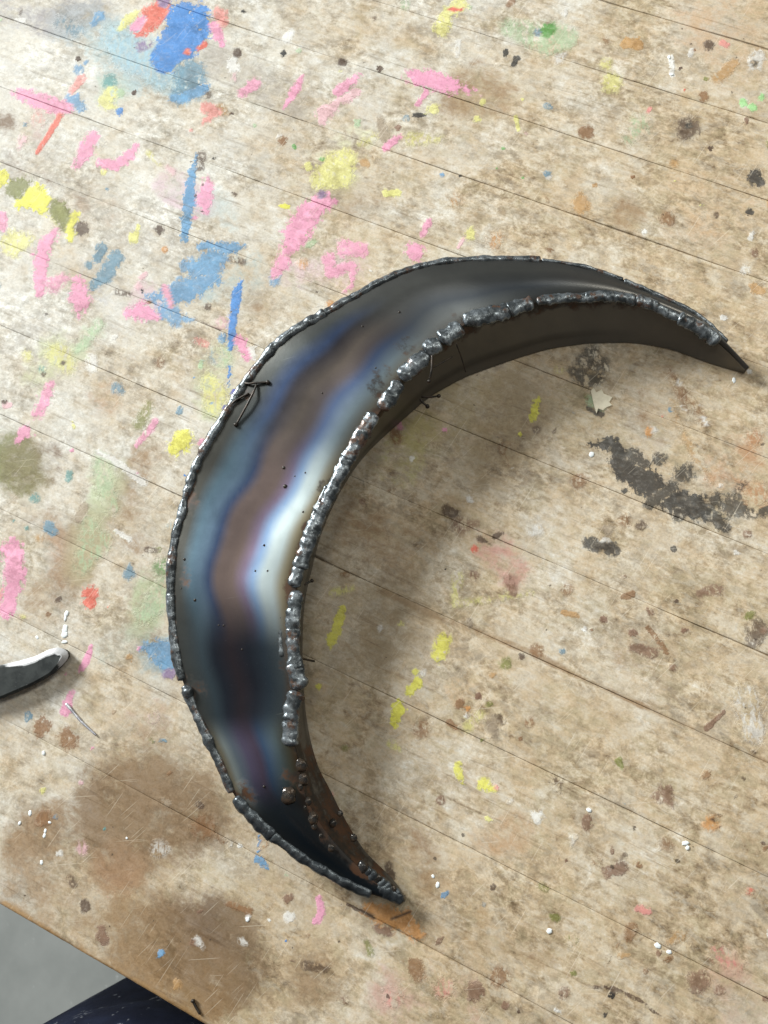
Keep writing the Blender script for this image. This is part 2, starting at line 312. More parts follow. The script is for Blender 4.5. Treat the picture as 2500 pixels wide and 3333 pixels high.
P(2, [(1600, 270, 30), (1620, 240, 26)], WHT, .55); P(2, [(1600, 275, 16)], BLACK, .6); P(2, [(515, 640, 9)], GREEN, .5); P(2, [(490, 728, 9)], GREEN, .5); P(2, [(600, 765, 8)], GREEN, .5); P(2, [(1297, 387, 8)], RED, .2); P(2, [(1375, 885, 10)], PYEL, .2); P(2, [(1255, 780, 8)], PYEL, .3)
P(2, [(1240, 245, 10), (1245, 320, 12)], WHT, .3); P(2, [(320, 180, 14), (315, 240, 10)], WHT, .7); P(2, [(1600, 1090, 18)], RBROWN, .5)
# left middle
P(3, [(180, 0, 30), (172, 90, 30), (170, 165, 18)], PINK, .2); P(3, [(230, 120, 36), (280, 95, 20)], PINK, .55); P(3, [(335, 110, 22), (345, 190, 46), (340, 255, 12)], PINK, .25)
P(3, [(500, 10, 34), (450, 90, 30), (400, 130, 18)], GBLUE, .4); P(3, [(385, 40, 18)], GBLUE, .5); P(3, [(920, 20, 60), (890, 60, 50), (800, 40, 24)], SBLUE, .4)
P(3, [(640, 182, 8), (740, 170, 40), (820, 140, 56), (930, 100, 24)], SBLUE, .35); P(3, [(720, 240, 46), (770, 270, 34), (825, 275, 12)], SBLUE, .5)
P(3, [(560, 240, 22), (610, 240, 44), (670, 265, 22)], PINK, .2); P(3, [(600, 130, 18)], LPINK, .6); P(3, [(715, 138, 18), (740, 215, 12)], PINK, .5); P(3, [(610, 95, 12), (630, 75, 10)], LPINK, .5)
P(3, [(1047, 98, 3), (1022, 165, 19), (1008, 250, 18), (1000, 340, 20), (992, 430, 9), (988, 560, 4)], BLUE, .15); P(3, [(1035, 370, 28), (1070, 440, 14)], PINK, .2); P(3, [(960, 290, 30)], LPINK, .75); P(3, [(965, 355, 22)], SBLUE, .5)
P(3, [(1025, 578, 8), (978, 600, 8), (966, 670, 8)], VIO, .05)
P(3, [(900, 540, 40), (930, 600, 60), (920, 660, 40)], PYEL, .72); P(3, [(960, 440, 44)], PGREEN, .75); P(3, [(930, 430, 40)], PALEBLUE, .93)
P(3, [(800, 790, 40), (760, 830, 36)], YEL, .3); P(3, [(810, 755, 10)], YEL, .3); P(3, [(640, 650, 26), (600, 730, 30)], OLIVE, .72); P(3, [(222, 550, 10), (190, 630, 30), (158, 685, 18)], PINK, .35); P(3, [(105, 755, 26), (75, 800, 14)], PINK, .3)
P(3, [(670, 720, 18), (630, 770, 12), (585, 825, 8)], PINK, .45); P(3, [(240, 420, 50), (290, 470, 40), (270, 400, 24)], PYEL, .75); P(3, [(115, 430, 28)], PYEL, .75); P(3, [(430, 290, 24), (370, 370, 28), (330, 410, 16)], PGREEN, .75)
P(3, [(310, 840, 10)], PINK, .3); P(3, [(150, 775, 8)], PINK, .3); P(3, [(870, 805, 16)], PINK, .5); P(3, [(300, 940, 16), (295, 970, 14)], TEAL, .6); P(3, [(150, 1045, 22)], TEAL, .6); P(3, [(800, 948, 8)], BLUE, .2)
P(3, [(430, 880, 40), (450, 980, 50), (480, 1080, 40)], PGREEN, .86); P(3, [(420, 845, 12), (520, 900, 18), (620, 980, 16)], WHT, .55); P(3, [(180, 490, 18)], TEAL, .75)
P(3, [(1225, 20, 34), (1180, 90, 16)], PINK, .4); P(3, [(1425, 15, 30), (1430, 70, 26), (1530, 40, 18), (1520, 130, 10), (1490, 150, 8)], PINK, .45); P(3, [(1310, 35, 30)], ORANGE, .85); P(3, [(1425, 208, 18)], ORANGE, .6)
P(3, [(895, 222, 17)], DBROWN, .5); P(3, [(500, 155, 16), (560, 165, 12)], DBROWN, .72); P(3, [(820, 260, 5), (950, 318, 5)], DBROWN, .5); P(3, [(1050, 25, 16), (1000, 10, 14)], DBROWN, .7); P(3, [(275, 462, 14)], DBROWN, .4); P(3, [(190, 510, 12)], DBROWN, .5); P(3, [(690, 465, 24)], BROWN, .75)
P(3, [(825, 465, 5)], BLUE, .1); P(3, [(840, 525, 5)], BLUE, .1); P(3, [(945, 590, 6)], BLUE, .1); P(3, [(912, 640, 6)], BLUE, .1)
# right middle
P(4, [(668, 615, 14), (655, 660, 20), (645, 700, 16)], YEL, .25); P(4, [(588, 772, 12)], YEL, .3); P(4, [(262, 752, 11)], PINK, .2); P(4, [(755, 490, 20)], PYEL, .8)
P(4, [(900, 410, 30), (850, 460, 34), (940, 470, 40)], BLACK, .66); P(4, [(820, 495, 26), (880, 540, 34), (930, 525, 26)], BLACK, .62)
P(4, [(890, 815, 14), (990, 810, 30), (1040, 900, 62), (1110, 960, 62), (1180, 1020, 56), (1290, 1070, 56), (1400, 1095, 50)], BLACK, .26); P(4, [(1070, 860, 30), (1130, 900, 26)], BLACK, .45); P(4, [(1150, 1070, 30), (1240, 1000, 26)], BLACK, .5); P(4, [(1500, 1080, 50), (1640, 1090, 40)], BLACK, .55); P(4, [(1190, 880, 30)], BLACK, .48); P(4, [(1300, 940, 44)], BLACK, .52); P(4, [(1560, 1020, 46), (1600, 1060, 40)], BLACK, .58); P(4, [(1040, 1015, 14)], BLACK, .3); P(4, [(1430, 1060, 40)], BLACK, .5)
P(4, [(1145, 745, 12), (1145, 770, 18)], ORANGE, .5); P(4, [(840, 970, 38)], BROWN, .6); P(4, [(1600, 140, 24), (1640, 150, 18)], TANP, .4); P(4, [(1560, 60, 24)], WHT, .75)
P(4, [(1225, 480, 16), (1290, 600, 34), (1370, 700, 30), (1400, 730, 14)], BROWN, .80); P(4, [(1240, 620, 10), (1290, 760, 14), (1340, 850, 24), (1420, 980, 12)], TANP, .86); P(4, [(1380, 700, 12), (1395, 725, 10)], WHT, .35); P(4, [(1275, 545, 14)], WHT, .6)
P(4, [(1600, 790, 40)], (.45, .20, .09), .8); P(4, [(1610, 1030, 60)], (.50, .25, .12), .85); P(4, [(880, 660, 10), (940, 685, 14)], BLACK, .5); P(4, [(1205, 688, 8)], RED, .4)
P(4, [(520, 830, 34), (540, 900, 20)], BROWN, .88); P(4, [(660, 750, 20)], DBROWN, .75)
# left lower
P(5, [(50, 160, 44), (65, 230, 46), (60, 300, 42), (30, 420, 36)], PINK, .22); P(5, [(390, 345, 28), (385, 390, 30)], RED, .35); P(5, [(467, 410, 7)], RED, .3)
P(5, [(392, 585, 12), (365, 650, 18), (355, 685, 8)], PINK, .2); P(5, [(305, 790, 16), (285, 860, 24)], PINK, .3); P(5, [(395, 1020, 11)], PINK, .3); P(5, [(600, 590, 12)], PINK, .4); P(5, [(285, 700, 8)], PINK, .4)
P(5, [(640, 590, 30), (700, 610, 60), (735, 660, 40)], SBLUE, .45); P(5, [(730, 700, 26), (750, 690, 16)], PURP, .55); P(5, [(620, 450, 40), (690, 380, 60), (720, 300, 40)], PGREEN, .82); P(5, [(700, 240, 44)], GREEN, .88); P(5, [(390, 60, 40), (350, 240, 40), (440, 130, 50)], PGREEN, .86)
P(5, [(180, 930, 40)], BROWN, .35); P(5, [(292, 980, 46)], BROWN, .40); P(5, [(170, 115, 22)], TANP, .8); P(5, [(118, 70, 12)], TEAL, .6); P(5, [(62, 38, 9)], TEAL, .5)
P(5, [(1440, 350, 22), (1520, 330, 14)], PYEL, .75); P(5, [(1480, 420, 16), (1440, 540, 24), (1420, 580, 12)], YEL, .35); P(5, [(1375, 755, 15)], YEL, .5); P(5, [(1490, 1020, 20)], OLIVE, .85)
P(5, [(740, 60, 20)], PALEBLUE, .85); P(5, [(500, 80, 10), (560, 120, 12)], WHT, .5); P(5, [(660, 890, 30)], LPINK, .9)
# right lower
P(6, [(255, 560, 34), (235, 620, 30)], YEL, .5); P(6, [(150, 730, 22), (110, 775, 20)], YEL, .3); P(6, [(62, 850, 32), (40, 915, 16)], YEL, .05); P(6, [(75, 485, 14)], PYEL, .5); P(6, [(30, 1000, 20), (70, 1030, 10)], PYEL, .7); P(6, [(320, 1090, 16)], YEL, .5); P(6, [(365, 930, 30), (420, 870, 20)], PYEL, .86); P(6, [(135, 690, 14)], YEL, .45); P(6, [(320, 280, 30), (300, 400, 20), (640, 350, 14)], PYEL, .86)
P(6, [(330, 60, 44), (400, 50, 24)], RBROWN, .72); P(6, [(390, 160, 16)], RED, .5); P(6, [(890, 135, 30), (930, 150, 24), (990, 160, 30)], BLACK, .42); P(6, [(1250, 160, 14)], BLACK, .4); P(6, [(1430, 20, 30), (1470, 70, 26)], BLACK, .5); P(6, [(1270, 10, 34)], BLACK, .5)
P(6, [(1610, 510, 50), (1600, 550, 36)], DBROWN, .6); P(6, [(1640, 510, 18)], RBROWN, .4); P(6, [(945, 465, 18)], RBROWN, .3); P(6, [(1075, 525, 18)], RBROWN, .35); P(6, [(1080, 585, 20), (1160, 610, 26)], RBROWN, .55); P(6, [(1135, 495, 10), (1190, 560, 10), (1225, 610, 10)], BROWN, .45)
P(6, [(1360, 352, 16), (1440, 335, 24)], RBROWN, .6); P(6, [(1262, 388, 11)], DBROWN, .3); P(6, [(1297, 512, 14)], RBROWN, .3); P(6, [(660, 600, 30)], BROWN, .55); P(6, [(592, 628, 16)], DBROWN, .5); P(6, [(525, 655, 26)], OLIVE, .5); P(6, [(470, 705, 16)], TANP, .4); P(6, [(407, 798, 15)], RBROWN, .05); P(6, [(325, 830, 22)], BROWN, .4); P(6, [(362, 852, 14)], ORANGE, .3); P(6, [(165, 940, 42)], BROWN, .72); P(6, [(770, 602, 14)], GBLUE, .6); P(6, [(1395, 935, 14), (1470, 862, 8)], RBROWN, .35); P(6, [(775, 432, 12), (835, 450, 11)], TANP, .3); P(6, [(265, 245, 9)], BLACK, .05); P(6, [(630, 910, 24)], BROWN, .6); P(6, [(1110, 60, 24)], DBROWN, .55); P(6, [(1040, 35, 30)], BROWN, .7); P(6, [(1075, 355, 16), (1030, 370, 12)], BROWN, .4); P(6, [(1250, 675, 20)], RBROWN, .6); P(6, [(560, 350, 22), (530, 280, 18)], RBROWN, .75); P(6, [(390, 275, 24)], RBROWN, .7); P(6, [(790, 335, 30)], BROWN, .75); P(6, [(1570, 95, 20)], RBROWN, .5); P(6, [(865, 505, 13)], WHT, .2); P(6, [(1560, 800, 60), (1600, 950, 60)], WHT, .86)
# bottom left
P(7, [(1120, 395, 20), (1155, 430, 10)], SBLUE, .3); P(7, [(1120, 290, 5), (1118, 360, 6)], SBLUE, .3); P(7, [(1378, 565, 13), (1392, 620, 18), (1362, 662, 15)], PINK, .3); P(7, [(1250, 640, 26)], WHT, .55); P(7, [(1070, 645, 11)], WHT, .3); P(7, [(1262, 602, 6)], BLUE, .1); P(7, [(1236, 746, 6)], BLUE, .1); P(7, [(1355, 475, 6)], BLUE, .1); P(7, [(1245, 565, 22)], RBROWN, .4); P(7, [(1165, 655, 10)], WHT, .4); P(7, [(452, 262, 8)], TEAL, .3); P(7, [(465, 562, 7)], SALM, .4); P(7, [(1080, 620, 16), (990, 590, 14)], BROWN, .5)
P(7, [(1600, 600, 30), (1650, 640, 40)], ORANGE, .35); P(7, [(1500, 590, 6), (1650, 660, 10)], DBROWN, .3); P(7, [(1640, 690, 24)], RBROWN, .4); P(7, [(1320, 850, 24), (1410, 870, 20)], DBROWN, .72); P(7, [(1140, 330, 22)], ORANGE, .88); P(7, [(690, 350, 40)], WHT, .80); P(7, [(880, 260, 60)], BROWN, .7); P(7, [(190, 220, 40)], BROWN, .5)
# bottom right
P(8, [(10, 640, 50), (80, 660, 46), (150, 720, 30)], ORANGE, .45); P(8, [(110, 620, 6), (30, 655, 8)], DBROWN, .2); P(8, [(130, 860, 40), (150, 900, 26)], BROWN, .5); P(8, [(10, 700, 26)], RBROWN, .4); P(8, [(320, 10, 20), (345, 70, 8)], YEL, .45); P(8, [(430, 70, 30), (470, 95, 14)], YEL, .5)
P(8, [(878, 225, 26), (880, 245, 22)], RBROWN, .4); P(8, [(1180, 125, 24), (1215, 110, 40), (1240, 150, 18)], RBROWN, .5); P(8, [(970, 450, 28), (1025, 435, 28)], RBROWN, .45); P(8, [(920, 400, 26)], BROWN, .8); P(8, [(740, 645, 22)], OLIVE, .45); P(8, [(810, 742, 30)], OLIVE, .8); P(8, [(1070, 690, 26), (1060, 730, 22)], BROWN, .55); P(8, [(500, 905, 44)], BROWN, .55); P(8, [(392, 965, 40)], RBROWN, .4); P(8, [(1360, 920, 52)], RBROWN, .55); P(8, [(1450, 960, 26)], RBROWN, .6); P(8, [(525, 1025, 20)], RBROWN, .4); P(8, [(1230, 828, 20)], BROWN, .4); P(8, [(1187, 800, 14)], RBROWN, .4); P(8, [(985, 985, 15)], BLACK, .1); P(8, [(780, 975, 28)], RBROWN, .6); P(8, [(745, 60, 30), (750, 100, 18)], DBROWN, .75); P(8, [(1395, 30, 22)], BROWN, .6); P(8, [(1410, 240, 34)], ORANGE, .62); P(8, [(1400, 205, 5), (1450, 250, 5)], DBROWN, .3); P(8, [(1220, 330, 34)], BROWN, .8)
P(8, [(900, 945, 7), (985, 950, 10), (1100, 1000, 8), (1200, 1080, 7)], DBROWN, .45); P(8, [(470, 515, 14)], DBROWN, .4); P(8, [(430, 590, 14)], GBLUE, .8); P(8, [(950, 1075, 8), (960, 1055, 7)], BLACK, .3); P(8, [(1130, 880, 12)], BROWN, .5); P(8, [(1038, 155, 8)], GBLUE, .1); P(8, [(790, 400, 11)], RBROWN, .3); P(8, [(260, 950, 50)], SALM, .9); P(8, [(40, 990, 50)], SALM, .9); P(8, [(580, 1050, 12)], DBROWN, .3); P(8, [(245, 140, 18)], RBROWN, .4); P(8, [(1520, 850, 40), (1440, 800, 40)], SALM, .88); P(8, [(1580, 530, 20)], RED, .8)
for t, x, y, r, c in ((1, 1225, 232, 13, BLACK), (1, 1052, 48, 12, BLACK), (1, 925, 685, 9, BLACK), (1, 1480, 268, 18, DBROWN), (1, 1640, 298, 14, DBROWN), (1, 1025, 230, 20, DBROWN), (1, 350, 985, 32, DBROWN), (1, 690, 990, 22, DBROWN), (1, 1000, 487, 10, DBROWN), (1, 340, 255, 14, DBROWN), (1, 580, 400, 12, DBROWN), (1, 1220, 610, 20, BROWN), (2, 1410, 640, 12, DBROWN), (2, 1385, 420, 24, BROWN), (2, 1075, 765, 9, BROWN), (2, 875, 570, 30, BROWN), (2, 1340, 215, 9, BROWN), (2, 1280, 295, 10, DBROWN), (3, 612, 152, 9, BLACK), (3, 345, 1022, 6, BLACK), (3, 20, 630, 12, DBROWN), (5, 378, 72, 6, BLACK), (8, 890, 482, 5, BLACK), (5, 645, 463, 5, BLACK), (2, 330, 760, 8, BLACK), (2, 150, 940, 6, WHT), (2, 1125, 1000, 12, WHT), (4, 1470, 265, 14, WHT)):
    P(t, [(x, y, r)], c, .35 if r > 14 else .1)
# small flecks left over from years of use
fr = random.Random(11)
for _ in range(230):
    x, y = fr.uniform(-40, 2540), fr.uniform(-40, 3370); L = 1-.5*x/2500-.5*y/3333
    if fr.random() < L*.9: c = fr.choice((PINK, LPINK, SBLUE, GBLUE, PYEL, PGREEN, SALM, WHT, WHT, DBROWN, GBLUE))
    else: c = fr.choice((BROWN, DBROWN, RBROWN, TANP, WHT, WHT, OLIVE, BROWN, (.40, .33, .25)))
    r = fr.choice((7, 8, 9, 11, 14, 20)); a = fr.uniform(0, 6.28); l = fr.uniform(0, 2.6)*r
    S.insert(0, ([(x, y, r), (x+l*math.cos(a), y+l*math.sin(a), r*fr.uniform(.3, 1))], c, fr.uniform(.35, .85)))
# soft stains: (tile, [(x, y, r)...], colour, strength)
ST = []
def Q(t, pts, c, a): ST.append(([(*tf(t, x, y), r*TS) for x, y, r in pts], c, a))
SB = (.33, .215, .12); SD = (.185, .108, .055)
Q(7, [(760, 720, 150), (920, 760, 210), (1020, 880, 170)], (.135, .075, .036), .95); Q(7, [(620, 800, 160), (820, 980, 220), (560, 640, 90)], (.30, .185, .085), .8); Q(7, [(560, 200, 240), (800, 240, 160)], SD, .74); Q(7, [(180, 260, 130), (60, 330, 70)], SB, .75); Q(7, [(520, 430, 110)], (.42, .22, .12), .62); Q(7, [(1370, 920, 130)], SB, .55); Q(7, [(250, 620, 300), (500, 560, 300)], (.36, .25, .15), .55); Q(7, [(640, 110, 300), (950, 150, 160)], (.31, .215, .125), .66); Q(7, [(1250, 560, 300), (1250, 950, 200)], (.38, .29, .19), .42)
Q(7, [(20, 600, 22), (330, 800, 26), (600, 960, 30), (860, 1110, 26)], (.60, .33, .10), .7)
Q(2, [(380, 380, 120), (480, 420, 100), (300, 450, 80)], SB, .72); Q(2, [(1040, 920, 90)], SB, .62); Q(2, [(1420, 880, 260)], (.58, .40, .24), .40); Q(2, [(1500, 100, 300)], (.60, .42, .27), .4)
Q(3, [(40, 860, 120), (90, 960, 110)], OLIVE, .62); Q(3, [(470, 600, 100)], (.44, .28, .17), .6); Q(3, [(150, 900, 150)], SD, .42); Q(3, [(640, 850, 80), (560, 1060, 90)], SB, .5); Q(3, [(1130, 220, 90)], SB, .5); Q(3, [(820, 470, 80)], SB, .3)
Q(1, [(480, 180, 120), (600, 270, 150), (740, 340, 120)], (.40, .53, .58), .72); Q(1, [(300, 110, 90), (400, 60, 60)], (.42, .50, .56), .55); Q(1, [(480, 400, 80)], (.50, .60, .48), .55); Q(1, [(1540, 640, 110), (1440, 740, 120)], (.66, .66, .44), .5); Q(1, [(200, 470, 90), (160, 570, 70)], (.62, .46, .44), .55); Q(1, [(740, 800, 80), (860, 880, 60)], (.68, .54, .60), .55); Q(1, [(930, 900, 90), (990, 960, 60)], (.56, .62, .62), .5)
Q(3, [(900, 100, 150), (1100, 70, 100)], (.45, .53, .54), .6); Q(3, [(940, 440, 90), (930, 600, 110)], (.56, .60, .40), .6); Q(3, [(380, 120, 110)], (.50, .50, .54), .55); Q(3, [(250, 440, 120), (150, 520, 80)], (.60, .62, .42), .6); Q(3, [(420, 300, 60), (360, 390, 60)], (.56, .64, .48), .5); Q(3, [(460, 950, 90), (430, 1080, 80)], (.55, .62, .42), .6); Q(3, [(620, 180, 80), (640, 250, 80)], (.68, .52, .58), .5); Q(3, [(1500, 60, 120), (1250, 60, 80)], (.68, .52, .56), .5)
Q(5, [(660, 340, 110), (620, 470, 90)], (.46, .53, .34), .6); Q(5, [(690, 620, 100)], (.34, .44, .50), .5); Q(5, [(390, 100, 90), (340, 250, 60)], (.52, .57, .36), .6)
Q(1, [(30, 530, 60)], SD, .7); Q(1, [(100, 700, 120), (350, 830, 60)], SD, .42); Q(1, [(420, 900, 120)], (.45, .36, .28), .5); Q(1, [(1480, 890, 110), (1600, 860, 90)], SB, .5); Q(1, [(40, 30, 90), (200, 80, 90), (460, 20, 60)], (.33, .31, .33), .55); Q(1, [(930, 250, 90), (1250, 430, 100)], (.42, .38, .34), .5); Q(1, [(1330, 530, 120), (1180, 720, 120)], (.42, .38, .34), .4)
Q(4, [(420, 700, 280), (200, 650, 200)], (.42, .34, .20), .50); Q(4, [(80, 900, 140), (120, 760, 100)], (.46, .44, .16), .5); Q(4, [(500, 900, 160), (700, 520, 180)], (.38, .30, .22), .40); Q(4, [(1500, 900, 160)], (.50, .28, .15), .45); Q(4, [(1200, 620, 200)], SB, .38)
Q(6, [(60, 120, 160), (180, 60, 130)], SB, .5); Q(6, [(480, 160, 110), (560, 260, 80)], (.62, .34, .30), .62); Q(6, [(100, 400, 160), (40, 600, 140)], (.36, .28, .18), .5); Q(6, [(330, 760, 80)], (.66, .46, .28), .5); Q(6, [(1080, 560, 140)], SB, .4); Q(6, [(550, 300, 30), (560, 370, 26)], RBROWN, .6)
Q(6, [(0, 345, 14), (270, 470, 16), (600, 590, 20), (900, 740, 14), (1300, 920, 16), (1659, 1080, 14)], SB, .62)
Q(5, [(200, 380, 130), (330, 280, 90)], SB, .58); Q(5, [(300, 180, 130)], (.46, .30, .20), .5); Q(5, [(1420, 250, 180), (1450, 700, 220)], (.36, .28, .18), .42); Q(5, [(1550, 20, 120)], SB, .55); Q(5, [(520, 600, 130)], (.52, .53, .47), .5); Q(5, [(600, 100, 100), (140, 40, 80)], SB, .4); Q(5, [(620, 880, 120)], (.55, .36, .28), .3)
Q(8, [(30, 260, 160), (160, 420, 120)], SB, .42); Q(8, [(540, 300, 120), (440, 320, 70)], (.52, .34, .20), .5); Q(8, [(250, 600, 160), (420, 750, 160)], (.42, .29, .16), .45); Q(8, [(100, 1000, 200), (350, 1040, 160)], (.56, .36, .30), .45); Q(8, [(1500, 1030, 160)], (.56, .42, .36), .4); Q(8, [(1480, 820, 120)], (.55, .33, .25), .4); Q(8, [(660, 760, 140)], SB, .35)

def stroke_sdf(pts, uv):
    best = np.full(len(uv), -1e9)
    pts = [pts[0], pts[0]] if len(pts) == 1 else pts
    for (x0, y0, r0), (x1, y1, r1) in zip(pts[:-1], pts[1:]):
        a = np.array([x0, y0]); b = np.array([x1, y1])-a; L = max(b@b, 1e-6)
        t = np.clip(((uv-a)@b)/L, 0, 1)
        d = np.linalg.norm(uv-a-t[:, None]*b, axis=1)
        best = np.maximum(best, (r0+(r1-r0)*t)-d)
    return best

def bench_attrs(me, V):
    uv = toF(np.c_[V[:, :2], np.zeros(len(V))]); n = len(uv)
    col = np.ones((n, 4), np.float32)*.5; sd = np.full(n, -3.0); wear = np.zeros(n)
    for pts, c, w in S:
        xs = [p[0] for p in pts]; ys = [p[1] for p in pts]; r = max(p[2] for p in pts)+60
        idx = np.where((uv[:, 0] > min(xs)-r) & (uv[:, 0] < max(xs)+r) & (uv[:, 1] > min(ys)-r) & (uv[:, 1] < max(ys)+r))[0]
        if not len(idx): continue
        d = stroke_sdf(pts, uv[idx])
        d = d/np.clip(max(p[2] for p in pts), 6, 34)
        k = (d > 0) | (d > sd[idx])
        i = idx[k]; sd[i] = d[k]; col[i, :3] = c; wear[i] = w
    col[:, 3] = np.clip(sd, -3, 3)
    sc = np.zeros((n, 3)); sa = np.zeros(n)
    for pts, c, a in ST:
        d = stroke_sdf(pts, uv); r = max(p[2] for p in pts)
        w = a*smoothstep(-.45*r, .55*r, d)
        tot = sa+w*(1-sa*.5)+1e-6
        sc = (sc*sa[:, None]+np.array(c)*w[:, None])/(sa+w+1e-6)[:, None]; sa = np.minimum(tot, 1)
    u, v = uv[:, 0]/2500, uv[:, 1]/3333
    res = np.clip(1.06-.66*u-.50*v+.30*np.exp(-((u-.85)**2+(v-.62)**2)/.05)+.2*np.exp(-((u-.5)**2+(v-.93)**2)/.02), 0, 1)
    set_attr(me, 'paint', col, 'FLOAT_COLOR'); set_attr(me, 'wear', wear, 'FLOAT')
    set_attr(me, 'stain', np.c_[sc, sa], 'FLOAT_COLOR'); set_attr(me, 'residue', res, 'FLOAT')
    set_attr(me, 'tone', np.full(n, random.random()), 'FLOAT')

PW = 0.0441; Y0 = -0.0874            # strip width, first seam
def seamy(k): return Y0+PW*k
edge_y = float(unF([(300, 3123)])[0, 1])
corner = unF([(0, 0), (2500, 0), (2500, 3333), (0, 3333)])
def xrange_at(y0, y1):
    xs = []
    for yy in (y0, y1, (y0+y1)/2):
        for i in range(4):
            a, b = corner[i], corner[(i+1) % 4]
            if (a[1]-yy)*(b[1]-yy) < 0: xs.append(a[0]+(b[0]-a[0])*(yy-a[1])/(b[1]-a[1]))
    for c in corner:
        if y0 <= c[1] <= y1: xs.append(c[0])
    return (min(xs), max(xs)) if xs else None
XL, XR = -0.95, 0.85; TH = 0.038; CELL = 0.0014
GAPS = {0: .0003, 1: .0004, 2: .0005, 3: .0007, 4: .0005, 5: .0003, 6: .0003, 7: .0004, 8: .0005, 9: .0006, 10: .0003, 11: .0014, 12: .0005}
def plank(y0, y1, g0, g1, front=False):
    vr = xrange_at(y0, y1)
    if vr: xs = np.r_[np.linspace(XL, vr[0]-.05, 5)[:-1], np.arange(vr[0]-.05, vr[1]+.05, CELL), np.linspace(vr[1]+.051, XR, 5)]
    else: xs = np.linspace(XL, XR, 7)
    a, b = y0+g0/2, y1-g1/2
    nb = int((b-a)/CELL) if vr else 6
    bv0 = .0016 if front else .00018; bv1 = .00018
    ys = np.r_[y0+(0 if front else 2e-5), y0+(0 if front else 2e-5), a, a, a+bv0*.3, np.linspace(a+bv0, b-bv1, nb), b-bv1*.3, b, b, y1-2e-5, y1-2e-5]
    dz = -.0022 if front else -.00055
    zs = np.r_[-TH, dz, dz, -bv0, -bv0*.3, np.zeros(nb), -bv1*.3, -bv1, -.00055, -.00055, -TH]
    X, Y = np.meshgrid(xs, ys, indexing='ij'); Z = np.broadcast_to(zs, X.shape).copy()
    ph = rng.uniform(0, 6, 4)
    wob = .00009*(np.sin(X*60+ph[0])+np.sin(X*131+Y*170+ph[1]))-.0001
    # chipped, uneven arrises along the joints
    chip = np.array([noise.noise((x*160, y0*90, 3.1)) for x in xs]); chip2 = np.array([noise.noise((x*160, y1*90, 7.7)) for x in xs])
    Z += wob
    lw0 = np.array([noise.noise((x*14, y0*50, 1.3)) for x in xs]); lw1 = np.array([noise.noise((x*14, y1*50, 1.3)) for x in xs])
    Y[:, 2:5] += (g0*(np.clip(.30+1.7*lw0, .02, 1.3)*.5-.5)+np.clip(chip, 0, 1)*.00022)[:, None]
    Y[:, -5:-2] -= (g1*(np.clip(.30+1.7*lw1, .02, 1.3)*.5-.5)+np.clip(chip2, 0, 1)*.00022)[:, None]
    nx, ny = X.shape
    V = np.stack([X, Y, Z], 2).reshape(-1, 3)
    i, j = np.meshgrid(np.arange(nx-1), np.arange(ny-1), indexing='ij'); q = (i*ny+j).ravel()
    F = np.stack([q, q+ny, q+ny+1, q+1], 1).tolist()
    F += [list(range(ny-1, -1, -1))[::-1][::-1], [(nx-1)*ny+k for k in range(ny)]]
    me = mesh_of('plank', V, F); bench_attrs(me, V)
    link('plank', me, M_BENCH, bench)
plank(edge_y, seamy(0), 0, GAPS[0], True)
for k in range(0, 14): plank(seamy(k), seamy(k+1), GAPS.get(k, .0005), GAPS.get(k+1, .0005))
YB = seamy(14)
def box(name, lo, hi, mat, parent, bev=.002):
    bm = bmesh.new(); bmesh.ops.create_cube(bm, size=1)
    for v in bm.verts: v.co = Vector([lo[i]+(v.co[i]+.5)*(hi[i]-lo[i]) for i in range(3)])
    bmesh.ops.bevel(bm, geom=bm.edges[:], offset=bev, segments=2, affect='EDGES')
    me = bpy.data.meshes.new(name); bm.to_mesh(me); bm.free()
    return link(name, me, mat, parent)
box('under_board', (XL+.004, edge_y+.006, -.052), (XR-.004, YB-.004, -.0195), M_CORE, bench)
box('apron', (XL+.1, edge_y+.10, -.16), (XR-.1, edge_y+.125, -.0525), M_FRAME, bench)
box('apron', (XL+.1, YB-.125, -.16), (XR-.1, YB-.10, -.0525), M_FRAME, bench)
for lx in (XL+.10, XR-.17):
    for ly in (edge_y+.13, YB-.20): box('leg', (lx, ly, FLOOR_Z), (lx+.07, ly+.07, -.053), M_FRAME, bench)

# white dried paint drops
def drop(t, x, y, rx, ry, rot=0, mat=M_WHITE, parent=bench, name='paint_drop', h=.00022):
    c = unF([tf(t, x, y)], 0)[0]; k = TS*CAM_H/FPX*1.05
    n = 18; V = [(0, 0, h)]
    ph = random.uniform(0, 6)
    for ring, (f, z) in enumerate(((.55, h*.85), (.9, h*.45), (1.0, -.0003))):
        for i in range(n):
            a = 2*math.pi*i/n; w = 1+.14*math.sin(2*a+ph)+.08*math.sin(5*a+2*ph)
            V.append((rx*k*f*w*math.cos(a), ry*k*f*w*math.sin(a), z))
    F = [(0, 1+i, 1+(i+1) % n) for i in range(n)]
    for r in range(2): F += [(1+r*n+i, 1+(r+1)*n+i, 1+(r+1)*n+(i+1) % n, 1+r*n+(i+1) % n) for i in range(n)]
    me = mesh_of(name, V, F); o = link(name, me, mat, parent); o.location = c
    o.rotation_euler = (0, 0, HEAD+ROLL-R(rot)); return o
